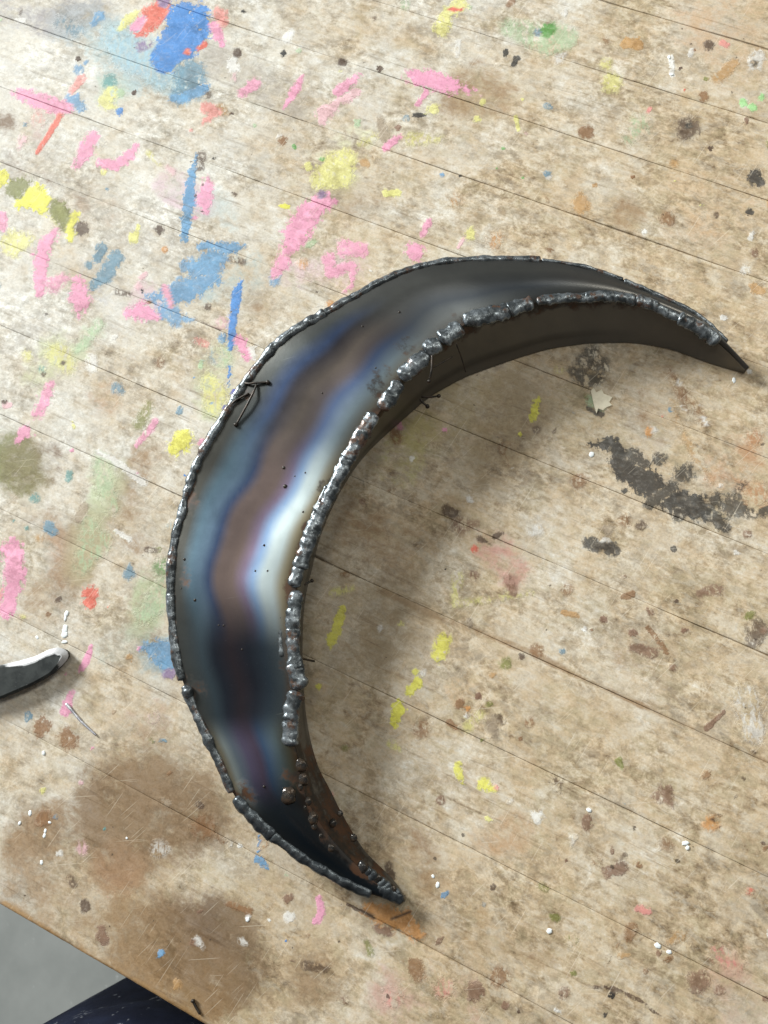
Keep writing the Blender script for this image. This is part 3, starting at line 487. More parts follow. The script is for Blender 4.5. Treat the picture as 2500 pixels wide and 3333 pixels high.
for a in ((5, 287, 440, 11, 13), (5, 282, 460, 7, 12), (5, 281, 508, 14, 20), (5, 279, 530, 18, 14), (5, 279, 562, 13, 8), (5, 161, 543, 6, 11, -35), (5, 188, 1042, 8, 9),
          (7, 130, 195, 9, 11), (7, 196, 272, 7, 9), (7, 192, 292, 8, 9), (7, 85, 238, 6, 9), (7, 215, 235, 8, 5), (7, 180, 408, 8, 9), (7, 548, 303, 5, 5), (7, 1070, 655, 7, 10),
          (8, 886, 182, 10, 9), (8, 1303, 325, 13, 9), (8, 1312, 345, 8, 8), (8, 715, 705, 12, 9), (8, 1183, 768, 13, 10), (8, 1232, 795, 9, 9), (8, 232, 505, 9, 11), (8, 212, 468, 7, 7),
          (4, 897, 858, 13, 12), (4, 1512, 537, 9, 13), (2, 1243, 322, 10, 7), (2, 1232, 248, 7, 12)):
    drop(*a)

# ------------------------------------------------------------------ steel crescent
cres = link('steel_crescent', None, label='hollow welded steel crescent with blue and brown heat tint and lumpy weld beads', category='steel crescent')
T3o = (0, 552.8); T4o = (829.5, 552.8); T5o = (0, 1105.5)
O_px = np.array([(1619, 793), (1585, 757), (1554, 724), (1514, 683), (1454, 652), (1379, 620), (1329, 597), (1269, 577), (1189, 563), (1104, 559), (1004, 560), (919, 571), (859, 590), (812, 613), (780, 632), (735, 655), (690, 683), (650, 705), (607, 732), (578, 763), (553, 796), (522, 836), (500, 873), (480, 905), (450, 953), (422, 1004), (406, 1053), (393, 1105), (380, 1150), (372, 1195), (369, 1250), (368, 1305), (373, 1360), (384, 1440), (402, 1494), (425, 1545), (450, 1597), (476, 1652), (497, 1706), (516, 1735), (543, 1763), (577, 1794), (620, 1829), (661, 1859), (717, 1891), (760, 1915), (797, 1930), (843, 1946), (872, 1948)], float)
I_px = np.array([(1610, 797), (1585, 770), (1558, 744), (1535, 725), (1505, 706), (1469, 687), (1420, 664), (1379, 650), (1340, 643), (1294, 640), (1240, 641), (1179, 648), (1130, 660), (1089, 672), (1045, 684), (1014, 694), (985, 712), (950, 740), (910, 772), (874, 808), (845, 850), (820, 890), (798, 922), (765, 968), (728, 1038), (700, 1090), (672, 1150), (652, 1205), (640, 1250), (636, 1305), (632, 1350), (634, 1405), (638, 1465), (634, 1520), (632, 1585), (645, 1650), (650, 1690), (664, 1730), (688, 1775), (722, 1820), (762, 1862), (805, 1900), (845, 1930), (871, 1944)], float)
B_px = np.array([(1607, 806), (1570, 796), (1529, 783), (1454, 755), (1400, 744), (1354, 739), (1269, 741), (1179, 754), (1079, 786), (1004, 814), (929, 855), (879, 899), (829, 943), (800, 970), (765, 1013), (735, 1062), (709, 1115), (688, 1170), (674, 1230), (662, 1275), (655, 1330), (653, 1405), (656, 1475), (659, 1530), (667, 1585), (680, 1635), (690, 1665), (709, 1697), (734, 1749), (759, 1794), (787, 1839), (829, 1879), (866, 1918), (876, 1946)], float)
NT_ = 260
def key(t, ks): ks = np.array(ks); return np.interp(t, ks[:, 0], ks[:, 1])
tt = np.linspace(0, 1, NT_)
Opx = smooth_line(resample(O_px, NT_), 10); Ipx = smooth_line(resample(I_px, NT_), 10); Bpx = smooth_line(resample(B_px, NT_), 10)
hI = key(tt, [(0, .006), (.06, .014), (.15, .023), (.28, .030), (.40, .031), (.55, .028), (.72, .026), (.85, .022), (.94, .014), (1, .007)])
hI = smooth_line(hI, 60)
hO = hI*key(tt, [(0, 1), (.1, 1.0), (.3, 1.0), (1, 1.0)])
Op = unD(Opx, hO); Ip = unD(Ipx, hI); Bp = unD(Bpx, np.full(NT_, .0006))
# top sheet, slightly crowned and hammered out of true
NW = 44
ww = np.linspace(0, 1, NW)
def crown(t, w):
    wid = np.interp(t, [0, .1, .3, .5, .7, .9, 1], [.3, .6, 1, 1, 1, .7, .2])
    c = .0030*wid*(4*w*(1-w))                                   # convex
    c += .0010*wid*np.sin(w*math.pi)*np.sin(t*31+.6)             # waves along the arm
    c += .0007*wid*np.sin(w*2*math.pi)*np.sin(t*17+2.2)
    return c
G = np.zeros((NT_, NW, 3))
for i in range(NT_):
    G[i] = Op[i]*(1-ww)[:, None]+Ip[i]*ww[:, None]; G[i, :, 2] += crown(tt[i], ww)
def sheet(name, G, th, mat, parent, attrs, flip=False):
    a, b = G.shape[:2]
    du = np.gradient(G, axis=0); dv = np.gradient(G, axis=1); n = np.cross(du, dv); n /= np.linalg.norm(n, axis=2)[:, :, None]+1e-12
    if flip: n = -n
    V = np.concatenate([G.reshape(-1, 3), (G-n*th).reshape(-1, 3)]); o = a*b; F = []
    i, j = np.meshgrid(np.arange(a-1), np.arange(b-1), indexing='ij'); q = (i*b+j).ravel()
    f = np.stack([q, q+b, q+b+1, q+1], 1)
    if flip: f = f[:, ::-1]
    F += f.tolist(); F += (f[:, ::-1]+o).tolist()
    rim = [k*b for k in range(a)]+[(a-1)*b+k for k in range(1, b)]+[k*b+b-1 for k in range(a-2, -1, -1)]+[k for k in range(b-2, 0, -1)]
    for k in range(len(rim)):
        p, r = rim[k], rim[(k+1) % len(rim)]; F.append((p, p+o, r+o, r) if not flip else (p, r, r+o, p+o))
    me = mesh_of(name, V, F)
    me.set_sharp_from_angle(angle=R(50)) if hasattr(me, 'set_sharp_from_angle') else None
    for nm, (arr, kind) in attrs.items():
        arr = np.asarray(arr).reshape(a*b, -1); set_attr(me, nm, np.concatenate([arr, arr]), kind)
    return link(name, me, mat, parent)
# heat tint: oxide film colour, with reflections and highlights painted in, across (w) and along (t) the sheet
def bands(w, ks):
    ks_w = [k[0] for k in ks]; return np.stack([np.interp(w, ks_w, [k[1][c] for k in ks]) for c in range(3)], -1)
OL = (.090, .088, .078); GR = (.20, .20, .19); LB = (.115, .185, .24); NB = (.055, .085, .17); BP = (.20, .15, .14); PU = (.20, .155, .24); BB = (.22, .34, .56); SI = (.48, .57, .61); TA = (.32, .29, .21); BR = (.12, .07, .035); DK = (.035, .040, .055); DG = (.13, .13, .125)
K_mid = [(0, OL), (.10, OL), (.20, LB), (.30, (.12, .185, .26)), (.38, NB), (.46, BP), (.58, BP), (.66, PU), (.73, BB), (.795, SI), (.855, SI), (.91, TA), (.955, (.16, .125, .075)), (1, (.05, .03, .018))]  # silver stops: temper colour with the inner-edge highlight painted in
K_up = [(0, OL), (.15, (.085, .092, .092)), (.28, NB), (.36, (.06, .055, .065)), (.50, (.15, .125, .11)), (.60, (.10, .085, .09)), (.70, NB), (.84, (.16, .21, .25)), (.93, (.16, .16, .14)), (1, BR)]
K_arm = [(0, DG), (.3, (.145, .147, .14)), (.52, (.075, .08, .085)), (.68, (.06, .07, .085)), (.85, (.15, .162, .168)), (1, (.12, .11, .10))]
K_tip = [(0, DG), (.5, (.16, .15, .138)), (1, DG)]
K_dark_refl = [(0, OL), (.10, (.09, .10, .10)), (.22, (.055, .08, .10)), (.32, (.025, .032, .048)), (.46, (.036, .028, .036)), (.60, (.018, .022, .034)), (.74, (.028, .042, .060)), (.88, (.055, .070, .080)), (1, BR)]  # dark reflection painted into the oxide colour
K_low_glint = [(0, OL), (.09, TA), (.16, (.40, .46, .46)), (.25, (.20, .25, .31)), (.38, (.14, .12, .20)), (.52, (.10, .075, .12)), (.62, (.05, .09, .17)), (.78, (.10, .14, .16)), (.90, (.12, .12, .09)), (1, BR)]  # pale stop near the outer edge is a painted highlight
K_blk = [(0, (.10, .07, .04)), (.15, (.05, .06, .065)), (.5, (.03, .045, .06)), (.8, (.035, .04, .045)), (1, (.05, .03, .02))]  # blue-black oxide, also standing in for a dark reflection
ST_ = [(0, K_tip), (.14, K_tip), (.24, K_arm), (.33, K_arm), (.40, K_up), (.475, K_up), (.55, K_mid), (.635, K_mid), (.705, K_dark_refl), (.76, K_dark_refl), (.795, K_low_glint), (.818, K_low_glint), (.86, K_blk), (1, K_blk)]
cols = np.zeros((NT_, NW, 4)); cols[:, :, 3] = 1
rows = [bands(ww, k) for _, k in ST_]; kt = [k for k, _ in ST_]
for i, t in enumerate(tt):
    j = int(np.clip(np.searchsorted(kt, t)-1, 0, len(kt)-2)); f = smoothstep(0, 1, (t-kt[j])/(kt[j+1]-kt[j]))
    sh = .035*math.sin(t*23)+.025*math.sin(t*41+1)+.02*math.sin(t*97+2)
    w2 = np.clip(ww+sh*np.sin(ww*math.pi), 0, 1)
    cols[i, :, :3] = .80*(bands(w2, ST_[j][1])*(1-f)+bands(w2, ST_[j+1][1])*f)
Tg, Wg = np.meshgrid(tt, ww, indexing='ij')
n1 = np.array([noise.noise((t*60, 0, 0)) for t in tt])[:, None]
rust = .72*smoothstep(.88, 1, Wg+.05*n1)*smoothstep(.15, .3, Tg)+.60*smoothstep(.08, 0, Wg-.03*n1)+.62*smoothstep(.45, .8, Wg)*smoothstep(.87, .91, Tg)*smoothstep(.985, .95, Tg)+.35*smoothstep(.05, 0, np.abs(Tg-.845))*smoothstep(.22, .05, Wg)
gF = toF(G.reshape(-1, 3))
for x, y, r in ((620, 1640, 42), (905, 1110, 34), (640, 2232, 44), (790, 2590, 70), (800, 1270, 44), (1052, 1585, 34), (915, 2080, 46), (925, 2160, 40), (1235, 1255, 74), (1320, 1120, 46), (1500, 1050, 40), (960, 2520, 50), (1100, 2720, 90), (600, 1880, 30), (1700, 1000, 40)):
    rust = np.maximum(rust, (.66*np.exp(-((gF-np.array((x, y)))**2).sum(1)/(r*r))).reshape(rust.shape))
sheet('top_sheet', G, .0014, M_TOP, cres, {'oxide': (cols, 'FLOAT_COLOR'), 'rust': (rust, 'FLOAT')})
# inner wall from the weld down to the bench
NH = 16; hh = np.linspace(0, 1, NH)
Gi = np.zeros((NT_, NH, 3))
Itop = Ip.copy(); Itop[:, 2] -= .0006
for i in range(NT_): Gi[i] = Itop[i]*(1-hh)[:, None]+Bp[i]*hh[:, None]
oc = np.zeros((NT_, NH, 4)); oc[:, :, 3] = 1
Th, Hh = np.meshgrid(tt, hh, indexing='ij')
oc[:, :, :3] = np.array((.135, .126, .112)); oc[:, :, :3] += (smoothstep(.35, .5, Th)*smoothstep(.75, .6, Th))[:, :, None]*np.array((.05, .045, .03))
oc[:, :, :3] *= (1-.45*smoothstep(.12, 0, np.abs(Hh-.78))*smoothstep(.1, .25, Th))[:, :, None]
ru = .75*smoothstep(.42, .05, Hh)*smoothstep(.10, .16, Th)+.62*smoothstep(.76, .82, Th)*smoothstep(.99, .95, Th)
sheet('inner_wall', Gi, .0014, M_WALL, cres, {'oxide': (oc, 'FLOAT_COLOR'), 'rust': (ru, 'FLOAT')}, flip=False)
# outer wall: straight down from the outer edge
Go = np.zeros((NT_, NH, 3)); Ob = Op.copy(); Ob[:, 2] = .0006
cen = Ip-Op; cen[:, 2] = 0; cen /= np.linalg.norm(cen, axis=1)[:, None]
Ob += cen*np.minimum(.004, .12*np.linalg.norm((Ip-Op)[:, :2], axis=1))[:, None]
Ot = Op.copy(); Ot[:, 2] -= .0006
for i in range(NT_): Go[i] = Ot[i]*(1-hh)[:, None]+Ob[i]*hh[:, None]
oc2 = oc.copy(); sheet('outer_wall', Go, .0014, M_WALL, cres, {'oxide': (oc2, 'FLOAT_COLOR'), 'rust': (.35*smoothstep(.4, .0, Hh), 'FLOAT')}, flip=True)

# weld beads
def tube(name, path, radf, mat, parent, seed=0, ring=16, lump=.25, step=.0006, flat=.75, fz=420, upv=(0, 0, 1)):
    path = np.asarray(path, float)
    L = np.linalg.norm(np.diff(path, axis=0), axis=1).sum(); n = max(6, int(L/step)); p = resample(path, n)
    if n > 20: p = smooth_line(p, 4)
    T = np.gradient(p, axis=0); T /= np.linalg.norm(T, axis=1)[:, None]+1e-12
    up = np.array(upv, float); B = np.cross(T, up); B /= np.linalg.norm(B, axis=1)[:, None]+1e-9; U = np.cross(B, T)
    s = np.linspace(0, L, n); V = []
    for i in range(n):
        cap = math.sqrt(max(0.0, 1-(1-min(1, min(s[i], L-s[i])/(.55*radf(s[i]/L)+1e-9)))**2)) if L > 0 else 1
        r = radf(s[i]/L)*max(cap, .08)
        for k in range(ring):
            a = 2*math.pi*k/ring
            d = B[i]*math.cos(a)+U[i]*math.sin(a)*flat
            q = p[i]+d*r
            f = 1+lump*(noise.noise(tuple(q*fz+seed))*.9+.45*noise.noise(tuple(q*fz*2.3+seed+9)))
            V.append(p[i]+d*r*f)
    F = [(i*ring+k, i*ring+(k+1) % ring, (i+1)*ring+(k+1) % ring, (i+1)*ring+k) for i in range(n-1) for k in range(ring)]
    V.append(p[0]); V.append(p[-1]); c0 = len(V)-2
    F += [(c0, (k+1) % ring, k) for k in range(ring)]; F += [(c0+1, (n-1)*ring+k, (n-1)*ring+(k+1) % ring) for k in range(ring)]
    return link(name, mesh_of(name, V, F), mat, parent)
def bead_r(r0, pitch, L, seed, amp=.22):
    def f(u):
        s = u*L
        return r0*(1+amp*1.5*noise.noise((s/pitch*1.3, seed*3.7, 0))+amp*.8*noise.noise((s/pitch*3.1, seed*1.7, 5)))
    return f
def along(Pl, a, b): i, j = int(a*(NT_-1)), int(b*(NT_-1)); return Pl[i:j+1]
Oc = Op.copy(); Oc[:, 2] += .0000
# fractions of the outer seam: each run of weld is a bead of its own
for q, (a, b, r) in enumerate(((.03, .131, .0014), (.128, .20, .0011), (.197, .297, .0018), (.293, .387, .0018), (.383, .445, .0022), (.440, .490, .0020), (.485, .578, .0020), (.574, .617, .0019), (.613, .664, .0021), (.660, .730, .0021), (.734, .832, .0020), (.836, .884, .0027), (.880, .975, .0021))):
    pth = along(Oc, a, b); L = np.linalg.norm(np.diff(pth, axis=0), axis=1).sum()
    tube('weld_bead', pth, bead_r(r*1.05, .010, L, 40+q, .22), M_DWELD if a > .83 else M_WELD, cres, seed=q*3.1, lump=.26, flat=.75, fz=230)
Ic = unD(Ipx, hI+.0004)
def iseg(pxl, r, pitch=.007, seed=0, dz=.0003, amp=.13, lump=.34, mat=None):
    r = r*1.04
    pxl = np.array(pxl, float)
    e0 = pxl[0]-pxl[1]; e1 = pxl[-1]-pxl[-2]; ext = 7.0 if r > .0021 and seed < 50 else 1.0
    pxl = np.concatenate([[pxl[0]+e0/np.linalg.norm(e0)*ext], pxl, [pxl[-1]+e1/np.linalg.norm(e1)*ext]])
    # height of the seam at the nearest station
    d = ((pxl[:, None]-Ipx[None])**2).sum(2).argmin(1); pth = unD(pxl, hI[d]+dz)
    L = np.linalg.norm(np.diff(pth, axis=0), axis=1).sum()
    tube('weld_bead', pth, bead_r(r, pitch, L, 90+seed, amp), mat or M_WELD, cres, seed=20+seed*2.7, lump=lump*.8, flat=.55, fz=380)
iseg([(1548, 736), (1530, 722), (1505, 705), (1470, 688)], .0036, seed=1)
iseg([(1466, 686), (1440, 677), (1420, 664)], .0022, seed=2); iseg([(1417, 662), (1400, 655), (1377, 648)], .0030, seed=3)
iseg([(1368, 648), (1345, 643), (1318, 640)], .0029, seed=4); iseg([(1322, 640), (1294, 639), (1268, 641)], .0029, seed=5); iseg([(1262, 643), (1220, 643), (1165, 650)], .0025, seed=6)
iseg([(1146, 656), (1125, 660), (1100, 670)], .0037, seed=7, pitch=.012); iseg([(1096, 672), (1070, 678), (1040, 684), (1006, 692)], .0041, seed=8, pitch=.011)
iseg([(992, 708), (975, 720), (955, 732)], .0041, seed=9); iseg([(945, 742), (932, 750), (922, 756)], .0042, seed=10, pitch=.012); iseg([(918, 768), (895, 790), (868, 812)], .0043, seed=11)
iseg([(860, 830), (843, 856), (828, 880)], .0036, seed=12); iseg([(806, 898), (792, 922), (772, 955), (752, 990)], .0037, seed=13, pitch=.010)
iseg([(752, 988), (735, 1024), (716, 1060), (700, 1092)], .0033, seed=14); iseg([(700, 1090), (684, 1125), (664, 1175), (648, 1225)], .0036, seed=15, pitch=.009)
iseg([(648, 1222), (640, 1245), (634, 1262)], .0028, seed=16)
iseg([(642, 1282), (637, 1305), (633, 1335), (633, 1362)], .0033, seed=17, pitch=.010); iseg([(634, 1360), (634, 1390), (635, 1420), (640, 1445)], .0032, seed=18, pitch=.009); iseg([(637, 1436), (642, 1460), (647, 1484)], .0038, seed=19, pitch=.012)
iseg([(640, 1498), (632, 1525), (628, 1555)], .0036, seed=20, pitch=.011); iseg([(630, 1545), (627, 1575), (627, 1606)], .0035, seed=21, pitch=.014)
iseg([(610, 1265), (606, 1310), (604, 1360), (608, 1420)], .0011, seed=30, dz=.0002); iseg([(655, 1205), (668, 1140), (690, 1085), (708, 1050)], .0012, seed=31, dz=.001)
SLAG = ((648, 1652, .0030), (652, 1683, .0027), (646, 1700, .0018), (621, 1719, .0036), (662, 1732, .0021), (656, 1745, .0014), (672, 1768, .0032), (676, 1784, .0018), (700, 1775, .0015), (719, 1778, .0018), (712, 1831, .0019), (690, 1805, .0013), (735, 1757, .0013), (763, 1810, .0016))
# ridged weld over the lower tip
for q in range(8):
    f = q/7; a = np.array([772+f*82, 1884+f*46]); w_ = 30-f*16
    iseg([a+np.array((w_*.62, -w_*.62)), a, a+np.array((-w_*.35, w_*.55))], .0023-.0004*f, pitch=.01, seed=70+q, dz=-.0010, amp=.15, mat=M_DWELD if q % 3 else M_SLAG)
iseg([(812, 1912), (840, 1932), (870, 1946)], .0024, seed=81, dz=-.0006, mat=M_DWELD)
# round blob where two runs of the outer weld meet
def ball(name, pF, z, r, mat, parent, flat=1.0):
    bm = bmesh.new(); bmesh.ops.create_icosphere(bm, subdivisions=2, radius=r)
    c = Vector(unF([pF], z)[0])
    for v in bm.verts:
        k = 1+.34*noise.noise(v.co*420+Vector(c)*900); v.co = Vector((v.co.x*k, v.co.y*k, v.co.z*k*flat))
    for f in bm.faces: f.smooth = True
    me = bpy.data.meshes.new(name); bm.to_mesh(me); bm.free()
    o = link(name, me, mat, parent); o.location = c; return o
def top_z(pF):
    d = np.linalg.norm(toF(G.reshape(-1, 3))-np.array(pF), axis=1); return float(G.reshape(-1, 3)[d.argmin(), 2])
for x, y, r in SLAG:
    d = ((np.array([[x, y]])-Ipx)**2).sum(1).argmin(); zz = top_z((x*KD, y*KD)) if x <= Ipx[d, 0]+4 else hI[d]*.72
    ball('weld_bead', (x*KD, y*KD), zz-.0004, r*1.05, M_SLAG, cres, .36)
ball('weld_bead', (612, 2252), .0265, .0028, M_WELD, cres, .9)
for x, y, r in ((860, 1775, .0006), (928, 1583, .0009), (924, 1522, .0007), (994, 1539, .0005), (831, 1858, .0005), (987, 1666, .0005), (635, 1953, .0007), (871, 1858, .0005), (960, 1550, .0004), (1049, 1280, .0005), (1223, 1197, .0004), (590, 1915, .0004), (712, 2035, .0004), (728, 2036, .0004), (788, 2114, .0004), (1300, 1016, .0006), (1180, 1062, .0005), (860, 2560, .0006), (600, 1820, .0006)):
    ball('weld_spatter', (x, y), top_z((x, y)), r, M_WIRE, cres, .7)
# stubs of burnt welding wire
def wire(pts, r=.00055, tip=True):
    pth = np.concatenate([unF([(x, y)], z) for x, y, z in pts])
    tube('wire_stub', pth, lambda u: r, M_WIRE, cres, lump=.12, ring=8, flat=1.0)
    if tip:
        x, y, z = pts[-1]; ball('wire_stub', (x, y), z, r*1.9, M_WIRE, cres)
zt = .0325
def on(*ps): return [(x, y, top_z((x, y))+dz) for x, y, dz in ps]
wire(on((785, 1246, .0), (812, 1249, .0012), (832, 1246, .0012), (872, 1244, .0006))); wire(on((836, 1250, .0006), (822, 1284, .0022), (802, 1322, .002), (769, 1382, .0006))); wire(on((735, 1338, .0), (765, 1304, .0012), (812, 1279, .0006)), tip=False)
wire([(1407, 1154, .032), (1405, 1205, .031), (1396, 1241, .029)]); wire([(1484, 1116, .031), (1502, 1163, .026), (1517, 1214, .020)], .0003, False)
wire([(1370, 1292, .012), (1398, 1293, .012), (1428, 1289, .012)]); wire([(1366, 1298, .012), (1376, 1310, .011), (1392, 1323, .010)])
wire([(965, 2143, .020), (985, 2144, .016), (1026, 2153, .008)], .0005, False); wire([(990, 1905, .026), (1004, 1896, .025), (1016, 1890, .024)], .0005)
wire([(1410, 1196, .031), (1440, 1180, .029), (1475, 1160, .027)], .0004, False); wire([(2240, 1040, .012), (2246, 1042, .013), (2250, 1050, .013)], .0005, False)

# ------------------------------------------------------------------ leaf-shaped steel offcut
def mat_offcut():
    N = NT('scaled_steel_plate'); g = N.attr('ground').outputs['Fac']
    n = N.noise(N.coords(), 120, 6, .65); br = N.noise(N.coords(scale=(900, 60, 60), rot=(0, 0, R(20))), 1, 3)
    d = N.mix(N.step(n, .35, .65), (.022, .025, .026), (.045, .050, .050)); l = N.mix(br, (.36, .36, .37), (.62, .62, .64))
    sc = N.step(N.noise(N.coords(loc=(3, 1, 0), scale=(1, 3, 1)), 210, 3, .6, 1.2), .70, .73)
    c = N.mix(N.math('MULTIPLY', sc, .7), d, (.5, .5, .5))
    e = N.step(N.math('ADD', g, N.math('MULTIPLY', N.math('SUBTRACT', n, .5), .6)), .42, .58)
    N.b.inputs['Specular IOR Level'].default_value = .12
    N.set(Base_Color=N.mix(e, c, l), Metallic=N.math('MULTIPLY', e, .6), Roughness=N.step(n, .3, .7, .5, .65)); N.bump(n, .15, .0004); return N.m
up = [(0, 2163), (60, 2148), (110, 2133), (150, 2113), (180, 2105), (200, 2110), (214, 2122)]
lo = [(216, 2139), (196, 2166), (168, 2192), (130, 2214), (96, 2232), (50, 2252), (0, 2273)]
lf = [(-80, 2178), (-180, 2200), (-270, 2240), (-330, 2280), (-300, 2310), (-200, 2312), (-90, 2296)]
ring = resample(np.array(up+lo+lf[::-1]+[up[0]], float), 97)[:-1]
ZT = .0062
topw = unF(ring, ZT); c0 = topw.mean(0)
off = link('steel_offcut', None, label='dark leaf-shaped steel offcut with a bright ground edge lying beside white paint drops', category='steel offcut')
def ringin(P, d):
    T = np.roll(P, -1, 0)-np.roll(P, 1, 0); nrm = np.stack([-T[:, 1], T[:, 0], 0*T[:, 0]], 1); nrm /= np.linalg.norm(nrm, axis=1)[:, None]
    if ((c0-P)*nrm).sum() < 0: nrm = -nrm
    return P+nrm*np.asarray(d)[..., None]
isup = np.array([1.0 if (p[1] < 2158-.0*p[0] and p[0] > -60 and i < 50) else .25 for i, p in enumerate(ring)]); isup = np.convolve(np.r_[isup[-4:], isup, isup[:4]], np.ones(9)/9, 'valid')
chw = .0024*isup+.0003
islo = 1-isup
L0 = topw.copy(); L0[:, 2] = ZT-.0022*isup-.0003
r1 = ringin(L0, chw); r1[:, 2] = ZT
r2 = topw.copy(); r2[:, 2] = ZT-.0026
r3 = ringin(topw, .0045*islo); r3[:, 2] = .0003
nR = len(ring); Vp = np.concatenate([[c0+np.array((0, 0, .0))], ringin(topw, np.full(nR, .0) + chw*1.9), r1, L0, r2, r3, [np.array((c0[0], c0[1], .0003))]])
Vp[0, 2] = ZT+.0003; Vp[1:1+nR, 2] = ZT
Fp = [(0, 1+i, 1+(i+1) % nR) for i in range(nR)]
for r in range(4): Fp += [(1+r*nR+i, 1+(r+1)*nR+i, 1+(r+1)*nR+(i+1) % nR, 1+r*nR+(i+1) % nR) for i in range(nR)]
Fp += [(len(Vp)-1, 1+4*nR+(i+1) % nR, 1+4*nR+i) for i in range(nR)]
me = mesh_of('plate', Vp, Fp)
me.set_sharp_from_angle(angle=R(30))
bm = bmesh.new(); bm.from_mesh(me); bmesh.ops.recalc_face_normals(bm, faces=bm.faces); bm.to_mesh(me); bm.free()
g = np.zeros(len(Vp)); g[1+nR:1+2*nR] = isup*.75; g[1+2*nR:1+3*nR] = isup; g[1+3*nR:1+4*nR] = isup*.6
set_attr(me, 'ground', g, 'FLOAT')
link('plate', me, mat_offcut(), off)

# ------------------------------------------------------------------ small loose things
M_SLIV = mat_simple('bright_wire', (.78, .78, .82), .3, .6, (.30, .30, .36), 260)
a = unF([tf(5, 283, 826)], .0007)[0]; b = unF([tf(5, 350, 905)], .0007)[0]; c = unF([tf(5, 416, 966)], .0007)[0]
sv = tube('metal_sliver', [a, b, c], lambda u: .0008*(1-.45*u), M_SLIV, None, ring=8, lump=.2, flat=.6)
sv['label'] = 'thin bright metal sliver lying beside two round brown stains'; sv['category'] = 'metal sliver'
pts = [(893, 585), (905, 572), (915, 592), (940, 578), (948, 596), (985, 612), (972, 632), (984, 646), (960, 655), (945, 668), (925, 660), (918, 680), (906, 640)]
Pw = unF([tf(4, *p) for p in pts], 0); ctr = Pw.mean(0); n = len(Pw)
Vf = np.concatenate([np.c_[Pw[:, :2], np.full(n, .0005)], np.c_[(ctr+(Pw-ctr)*1.04)[:, :2], np.full(n, .00005)], [[ctr[0], ctr[1], .0006]], [[ctr[0], ctr[1], .00005]]])
Ff = [(2*n, i, (i+1) % n) for i in range(n)]+[(i, n+i, n+(i+1) % n, (i+1) % n) for i in range(n)]+[(2*n+1, n+(i+1) % n, n+i) for i in range(n)]
ch = link('paint_chip', mesh_of('paint_chip', Vf, Ff, False), M_CREAM, label='ragged cream paint chip beside the black smears on the bench', category='paint chip')
a = unF([tf(7, 829, 998)], .0009)[0]; b = unF([tf(7, 845, 1030)], .0007)[0]; c = unF([tf(7, 866, 1066)], .0005)[0]
nl = tube('nail', [a, b, c], lambda u: .0006 if u > .12 else .0011, M_WIRE, None, ring=8, lump=.05, flat=1)
nl['label'] = 'tiny dark nail lying on the brown stain near the bench edge'; nl['category'] = 'nail'

# ------------------------------------------------------------------ person standing at the bench
def mat_jeans():
    N = NT('dark_denim')
    n = N.noise(N.coords(), 60, 5, .6); tw = N.n('ShaderNodeTexWave'); N.put(tw.inputs['Vector'], N.coords(rot=(R(40), R(20), R(30)))); tw.inputs['Scale'].default_value = 420
    c = N.mix(N.step(n, .35, .7), (.005, .007, .018), (.010, .014, .032))
    sp = N.noise(N.coords(loc=(2, 5, 1), scale=(1.6, 1.6, .8)), 80, 4, .7); c = N.mix(N.math('MULTIPLY', N.step(sp, .615, .66), .7), c, (.24, .25, .28))
    N.b.inputs['Specular IOR Level'].default_value = .12
    N.set(Base_Color=c, Roughness=.9); N.bump(N.math('ADD', N.math('MULTIPLY', tw.outputs[1], .3), n), .5, .002); return N.m
def blob(bm, a, b, ra, rb, n=16, sq=(1, 1)):
    """tapered capsule between two joints; sq squashes it across (x, y)"""
    a, b = Vector(a), Vector(b); d = b-a; L = d.length or 1e-6
    q = (d/L).to_track_quat('Z', 'Y') if d.length > 1e-5 else None
    rows = []
    prof = [(-ra*math.cos(t*math.pi/12), ra*math.sin(t*math.pi/12)) for t in range(0, 7)]+[(L+rb*math.sin(t*math.pi/12), rb*math.cos(t*math.pi/12)) for t in range(0, 7)]
    for z, r in prof:
        row = []
        for k in range(n):
            t = 2*math.pi*k/n; v = Vector((max(r, 1e-4)*math.cos(t), max(r, 1e-4)*math.sin(t), z))
            v = (q @ v if q else v); v = Vector((v.x*sq[0], v.y*sq[1], v.z)); row.append(bm.verts.new(a+v))
        rows.append(row)
    for r0, r1 in zip(rows[:-1], rows[1:]):
        for k in range(n): bm.faces.new((r0[k], r0[(k+1) % n], r1[(k+1) % n], r1[k]))
    bm.faces.new(rows[0][::-1]); bm.faces.new(rows[-1])
def fused(name, parts, voxel, mat, parent=None, smooth=6, **props):
    bm = bmesh.new()
    for p in parts: blob(bm, *p)
    me = bpy.data.meshes.new(name); bm.to_mesh(me); bm.free()
    o = link(name, me, mat, parent, **props)
    m = o.modifiers.new('Remesh', 'REMESH'); m.mode = 'VOXEL'; m.voxel_size = voxel; m.use_smooth_shade = True
    if smooth: k = o.modifiers.new('Smooth', 'SMOOTH'); k.iterations = smooth; k.factor = .5
    return o
PX, PY, FZ = 0.03, -0.295, FLOOR_Z
def w(x, y, z): return (PX+x, PY+y, FZ+z)
M_SKIN = mat_simple('skin', (.50, .30, .21), .5, 0, (.44, .25, .17), 60)
M_SHIRT = mat_simple('grey_shirt', (.06, .065, .07), .9, 0, (.045, .05, .055), 50)
M_HAIR = mat_simple('brown_hair', (.05, .03, .02), .6, 0, (.03, .018, .012), 200)
M_SHOE = mat_simple('dark_shoe', (.03, .03, .032), .6)
body = []
body.append((w(0, -.03, 1.40), w(0, -.01, 1.53), .06, .052)); body.append((w(0, .0, 1.575), w(0, .0, 1.66), .068, .086)); body.append((w(0, .04, 1.56), w(0, .055, 1.53), .045, .035)); body.append((w(0, .085, 1.60), w(0, .10, 1.585), .010, .014))
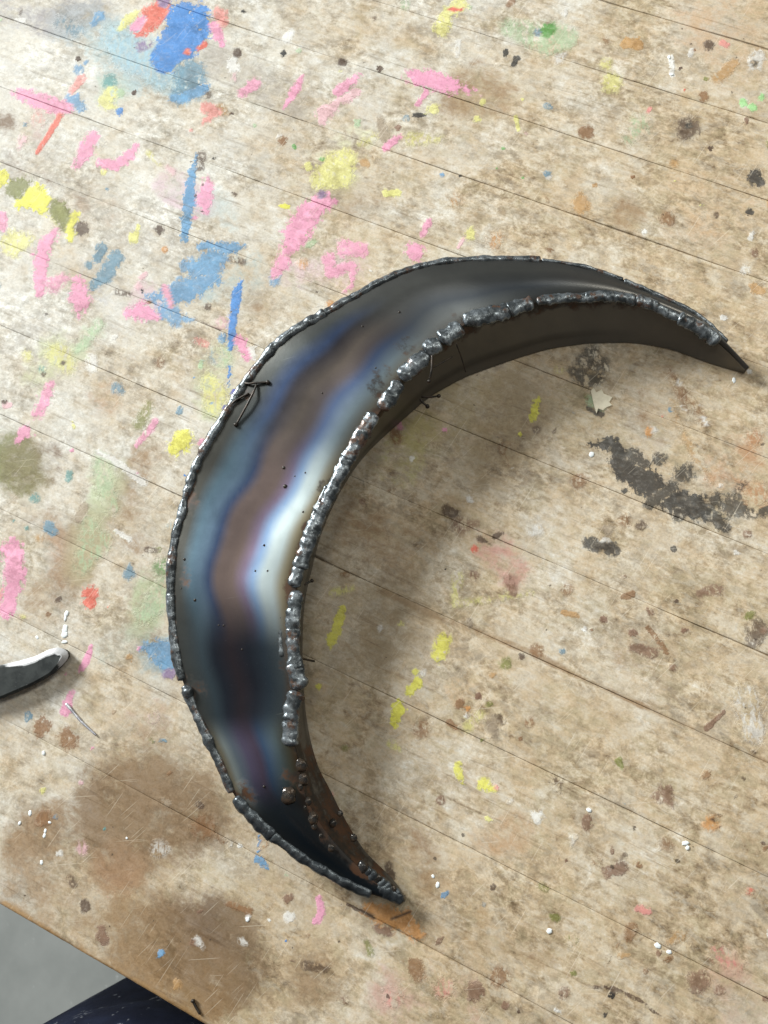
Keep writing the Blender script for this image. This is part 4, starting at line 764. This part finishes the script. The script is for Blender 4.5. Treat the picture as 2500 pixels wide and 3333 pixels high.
for sgn in (-1, 1):
    body.append((w(sgn*.085, -.005, 1.61), w(sgn*.09, -.01, 1.585), .016, .012))
    sh, el, wr = w(sgn*.185, -.04, 1.38), w(sgn*.245, -.11, 1.10), w(sgn*.25, -.075, .86)
    body.append((sh, el, .052, .040)); body.append((el, wr, .041, .027))
    hx = sgn*.25; body.append((w(hx, -.07, .84), w(hx, -.06, .775), .026, .034, 16, (.6, 1)))
    for f, (dy, ln) in enumerate(((.022, .068), (.007, .076), (-.009, .070), (-.024, .055))):
        k0 = w(hx, -.06+dy, .765); k1 = w(hx-sgn*.008, -.055+dy, .765-ln*.5); k2 = w(hx-sgn*.026, -.052+dy, .765-ln)
        body.append((k0, k1, .009, .0085, 8)); body.append((k1, k2, .0085, .0072, 8))
    body.append((w(hx, -.045, .825), w(hx-sgn*.012, -.012, .785), .013, .0105, 8)); body.append((w(hx-sgn*.012, -.012, .785), w(hx-sgn*.02, -.003, .75), .0105, .0085, 8))
    body.append((w(sgn*.10, -.02, .30), w(sgn*.10, -.03, .09), .045, .036))
body.append((w(0, -.03, 1.36), w(0, -.02, 1.0), .09, .09)); body.append((w(-.16, -.04, 1.38), w(.16, -.04, 1.38), .05, .05))
for sgn in (-1, 1): body.append((w(sgn*.05, -.02, 1.0), w(sgn*.10, -.02, .30), .07, .044))
person = fused('person', body, .006, M_SKIN, None, 3, label='person in dark navy jeans flecked with white paint, standing against the bench edge', category='person')
tr = [(w(-.055, -.005, .83), w(.055, -.005, .83), .137, .137, 24, (1, .95)), (w(-.05, -.01, .99), w(.05, -.01, .99), .118, .118, 24, (1, .92))]
for sgn in (-1, 1):
    tr += [(w(sgn*.098, .0, .80), w(sgn*.10, .01, .48), .098, .074, 24), (w(sgn*.10, .01, .48), w(sgn*.10, -.02, .07), .074, .062, 24)]
fused('trousers', tr, .008, mat_jeans(), person, 8)
shp = [(w(-.055, -.01, 1.02), w(.055, -.01, 1.02), .116, .116, 24, (1, .92)), (w(-.06, -.025, 1.27), w(.06, -.025, 1.27), .125, .125, 24, (1, .88)), (w(-.13, -.04, 1.37), w(.13, -.04, 1.37), .068, .068, 20)]
for sgn in (-1, 1): shp += [(w(sgn*.175, -.04, 1.38), w(sgn*.215, -.075, 1.23), .066, .06, 20)]
fused('shirt', shp, .008, M_SHIRT, person, 8)
fused('hair', [(w(0, -.02, 1.66), w(0, -.01, 1.69), .092, .084, 20), (w(0, -.05, 1.60), w(0, -.03, 1.66), .07, .08, 20)], .008, M_HAIR, person, 4)
for sgn in (-1, 1): fused('shoe', [(w(sgn*.10, -.06, .045), w(sgn*.11, .13, .035), .045, .035, 16, (1, 1)), (w(sgn*.10, -.03, .05), w(sgn*.10, -.03, .09), .045, .042)], .007, M_SHOE, person, 4)
for sgn, nm in ((-1, 'eye'), (1, 'eye')):
    e = bmesh.new(); bmesh.ops.create_uvsphere(e, u_segments=12, v_segments=8, radius=.012); me = bpy.data.meshes.new('eye'); e.to_mesh(me); e.free()
    o = link('eye', me, M_WHITE, person); o.location = w(sgn*.032, .076, 1.625)
